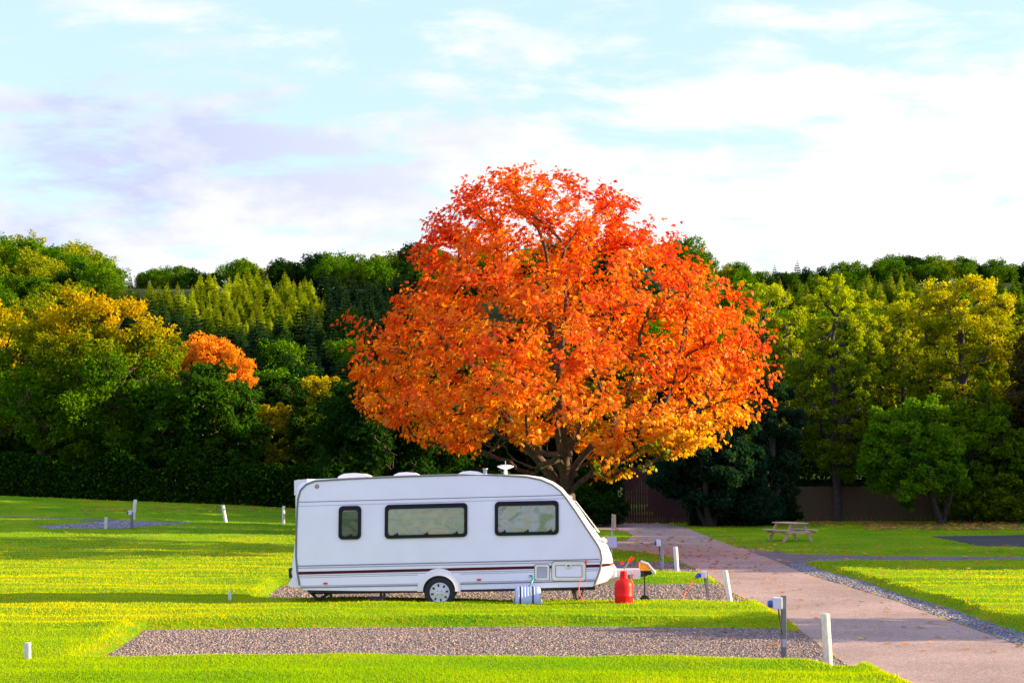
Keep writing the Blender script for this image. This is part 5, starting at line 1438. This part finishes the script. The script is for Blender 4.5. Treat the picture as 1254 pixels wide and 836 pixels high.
# ------------------------------------------------------------------ light
EL = R(15.0); AZ = R(0.5)       # the sun stands low on the right, just behind the caravan's side wall
sdir = Vector((math.cos(EL) * math.cos(AZ), math.cos(EL) * math.sin(AZ), math.sin(EL)))
sl = bpy.data.lights.new('sun', 'SUN'); sl.energy = 5.0; sl.angle = R(0.5); sl.color = (1.0, 0.76, 0.42)
so = bpy.data.objects.new('sun', sl); COL.objects.link(so); so.rotation_euler = sdir.to_track_quat('Z', 'Y').to_euler()
w = bpy.data.worlds.new("World"); scene.world = w; w.use_nodes = True
nt = w.node_tree; nt.nodes.clear()
out = nt.nodes.new('ShaderNodeOutputWorld')
sky = nt.nodes.new('ShaderNodeTexSky'); sky.sky_type = 'NISHITA'; sky.sun_disc = False
sky.sun_elevation = EL; sky.sun_rotation = R(90) - AZ; sky.air_density = 1.0; sky.dust_density = 1.0
bg = N(nt, 'ShaderNodeBackground', Strength=0.12)
# cloud layer worked out on the sky directions (a flat layer overhead)
tc = nt.nodes.new('ShaderNodeTexCoord')
sp = nt.nodes.new('ShaderNodeSeparateXYZ'); nt.links.new(tc.outputs['Generated'], sp.inputs[0])
def mth(op, a, b=None, clamp=False):
    n_ = nt.nodes.new('ShaderNodeMath'); n_.operation = op; n_.use_clamp = clamp
    for i, q_ in enumerate((a, b)):
        if q_ is None: continue
        if isinstance(q_, (int, float)): n_.inputs[i].default_value = q_
        else: nt.links.new(q_, n_.inputs[i])
    return n_.outputs[0]
den = mth('ADD', mth('MAXIMUM', sp.outputs[2], 0.0), 0.26)
cx_ = mth('DIVIDE', sp.outputs[0], den); cy_ = mth('DIVIDE', sp.outputs[1], den)
cb = nt.nodes.new('ShaderNodeCombineXYZ'); nt.links.new(cx_, cb.inputs[0]); nt.links.new(cy_, cb.inputs[1])
n1 = N(nt, 'ShaderNodeTexNoise', Scale=4.2, Detail=13.0, Roughness=0.62, Distortion=0.25); mp1 = nt.nodes.new('ShaderNodeMapping'); mp1.inputs['Scale'].default_value = (0.8, 1.5, 1); nt.links.new(cb.outputs[0], mp1.inputs['Vector']); nt.links.new(mp1.outputs[0], n1.inputs['Vector'])
mp2 = nt.nodes.new('ShaderNodeMapping'); mp2.inputs['Location'].default_value = (3.1, 1.7, 0); nt.links.new(cb.outputs[0], mp2.inputs['Vector'])
n2 = N(nt, 'ShaderNodeTexNoise', Scale=2.6, Detail=10.0, Roughness=0.58); nt.links.new(mp2.outputs[0], n2.inputs['Vector'])
# thicker towards the horizon
low = mth('ADD', mth('MULTIPLY', mth('SUBTRACT', 0.28, sp.outputs[2]), 1.2), mth('MULTIPLY', sp.outputs[0], 0.12))
cov = mth('ADD', n1.outputs['Fac'], low)
mask = N(nt, 'ShaderNodeMapRange', interpolation_type='SMOOTHSTEP'); nt.links.new(cov, mask.inputs[0]); mask.inputs[1].default_value = 0.42; mask.inputs[2].default_value = 0.62
crp = ramp(nt, [(0.40, (0.37, 0.375, 0.38)), (0.48, (0.335, 0.34, 0.376)), (0.60, (0.24, 0.26, 0.355))]); nt.links.new(n2.outputs['Fac'], crp.inputs[0])
# whiter towards the sun
sunx = N(nt, 'ShaderNodeMapRange'); nt.links.new(sp.outputs[0], sunx.inputs[0]); sunx.inputs[1].default_value = -0.22; sunx.inputs[2].default_value = 0.25
cw = N(nt, 'ShaderNodeMix', data_type='RGBA'); nt.links.new(sunx.outputs[0], cw.inputs[0]); nt.links.new(crp.outputs[0], cw.inputs[6]); cw.inputs[7].default_value = (0.41, 0.41, 0.408, 1)
pale = N(nt, 'ShaderNodeMix', data_type='RGBA'); pale.inputs[0].default_value = 0.72
skm = N(nt, 'ShaderNodeMix', data_type='RGBA', blend_type='MULTIPLY'); skm.inputs[0].default_value = 1; skm.inputs[7].default_value = (0.12, 0.12, 0.12, 1)
nt.links.new(sky.outputs[0], skm.inputs[6]); nt.links.new(skm.outputs[2], pale.inputs[6]); pale.inputs[7].default_value = (0.265, 0.355, 0.37, 1)
fin = N(nt, 'ShaderNodeMix', data_type='RGBA'); nt.links.new(mask.outputs[0], fin.inputs[0]); nt.links.new(pale.outputs[2], fin.inputs[6]); nt.links.new(cw.outputs[2], fin.inputs[7])
back = N(nt, 'ShaderNodeMapRange', interpolation_type='SMOOTHSTEP'); nt.links.new(sp.outputs[1], back.inputs[0]); back.inputs[1].default_value = 0.35; back.inputs[2].default_value = -0.35
bk = N(nt, 'ShaderNodeMix', data_type='RGBA'); nt.links.new(back.outputs[0], bk.inputs[0]); nt.links.new(fin.outputs[2], bk.inputs[6]); bk.inputs[7].default_value = (0.31, 0.32, 0.56, 1)
fin = bk
bg.inputs['Strength'].default_value = 0.93
nt.links.new(fin.outputs[2], bg.inputs['Color']); nt.links.new(bg.outputs[0], out.inputs[0])

vs_ = scene.view_settings
vs_.view_transform = 'Standard'; vs_.look = 'None'; vs_.gamma = 1; vs_.use_curve_mapping = False
vs_.exposure = 1.6
scene.render.engine = 'CYCLES'
scene.render.resolution_x = 1024; scene.render.resolution_y = 682
scene.cycles.max_bounces = 6; scene.cycles.diffuse_bounces = 3; scene.cycles.transparent_max_bounces = 8
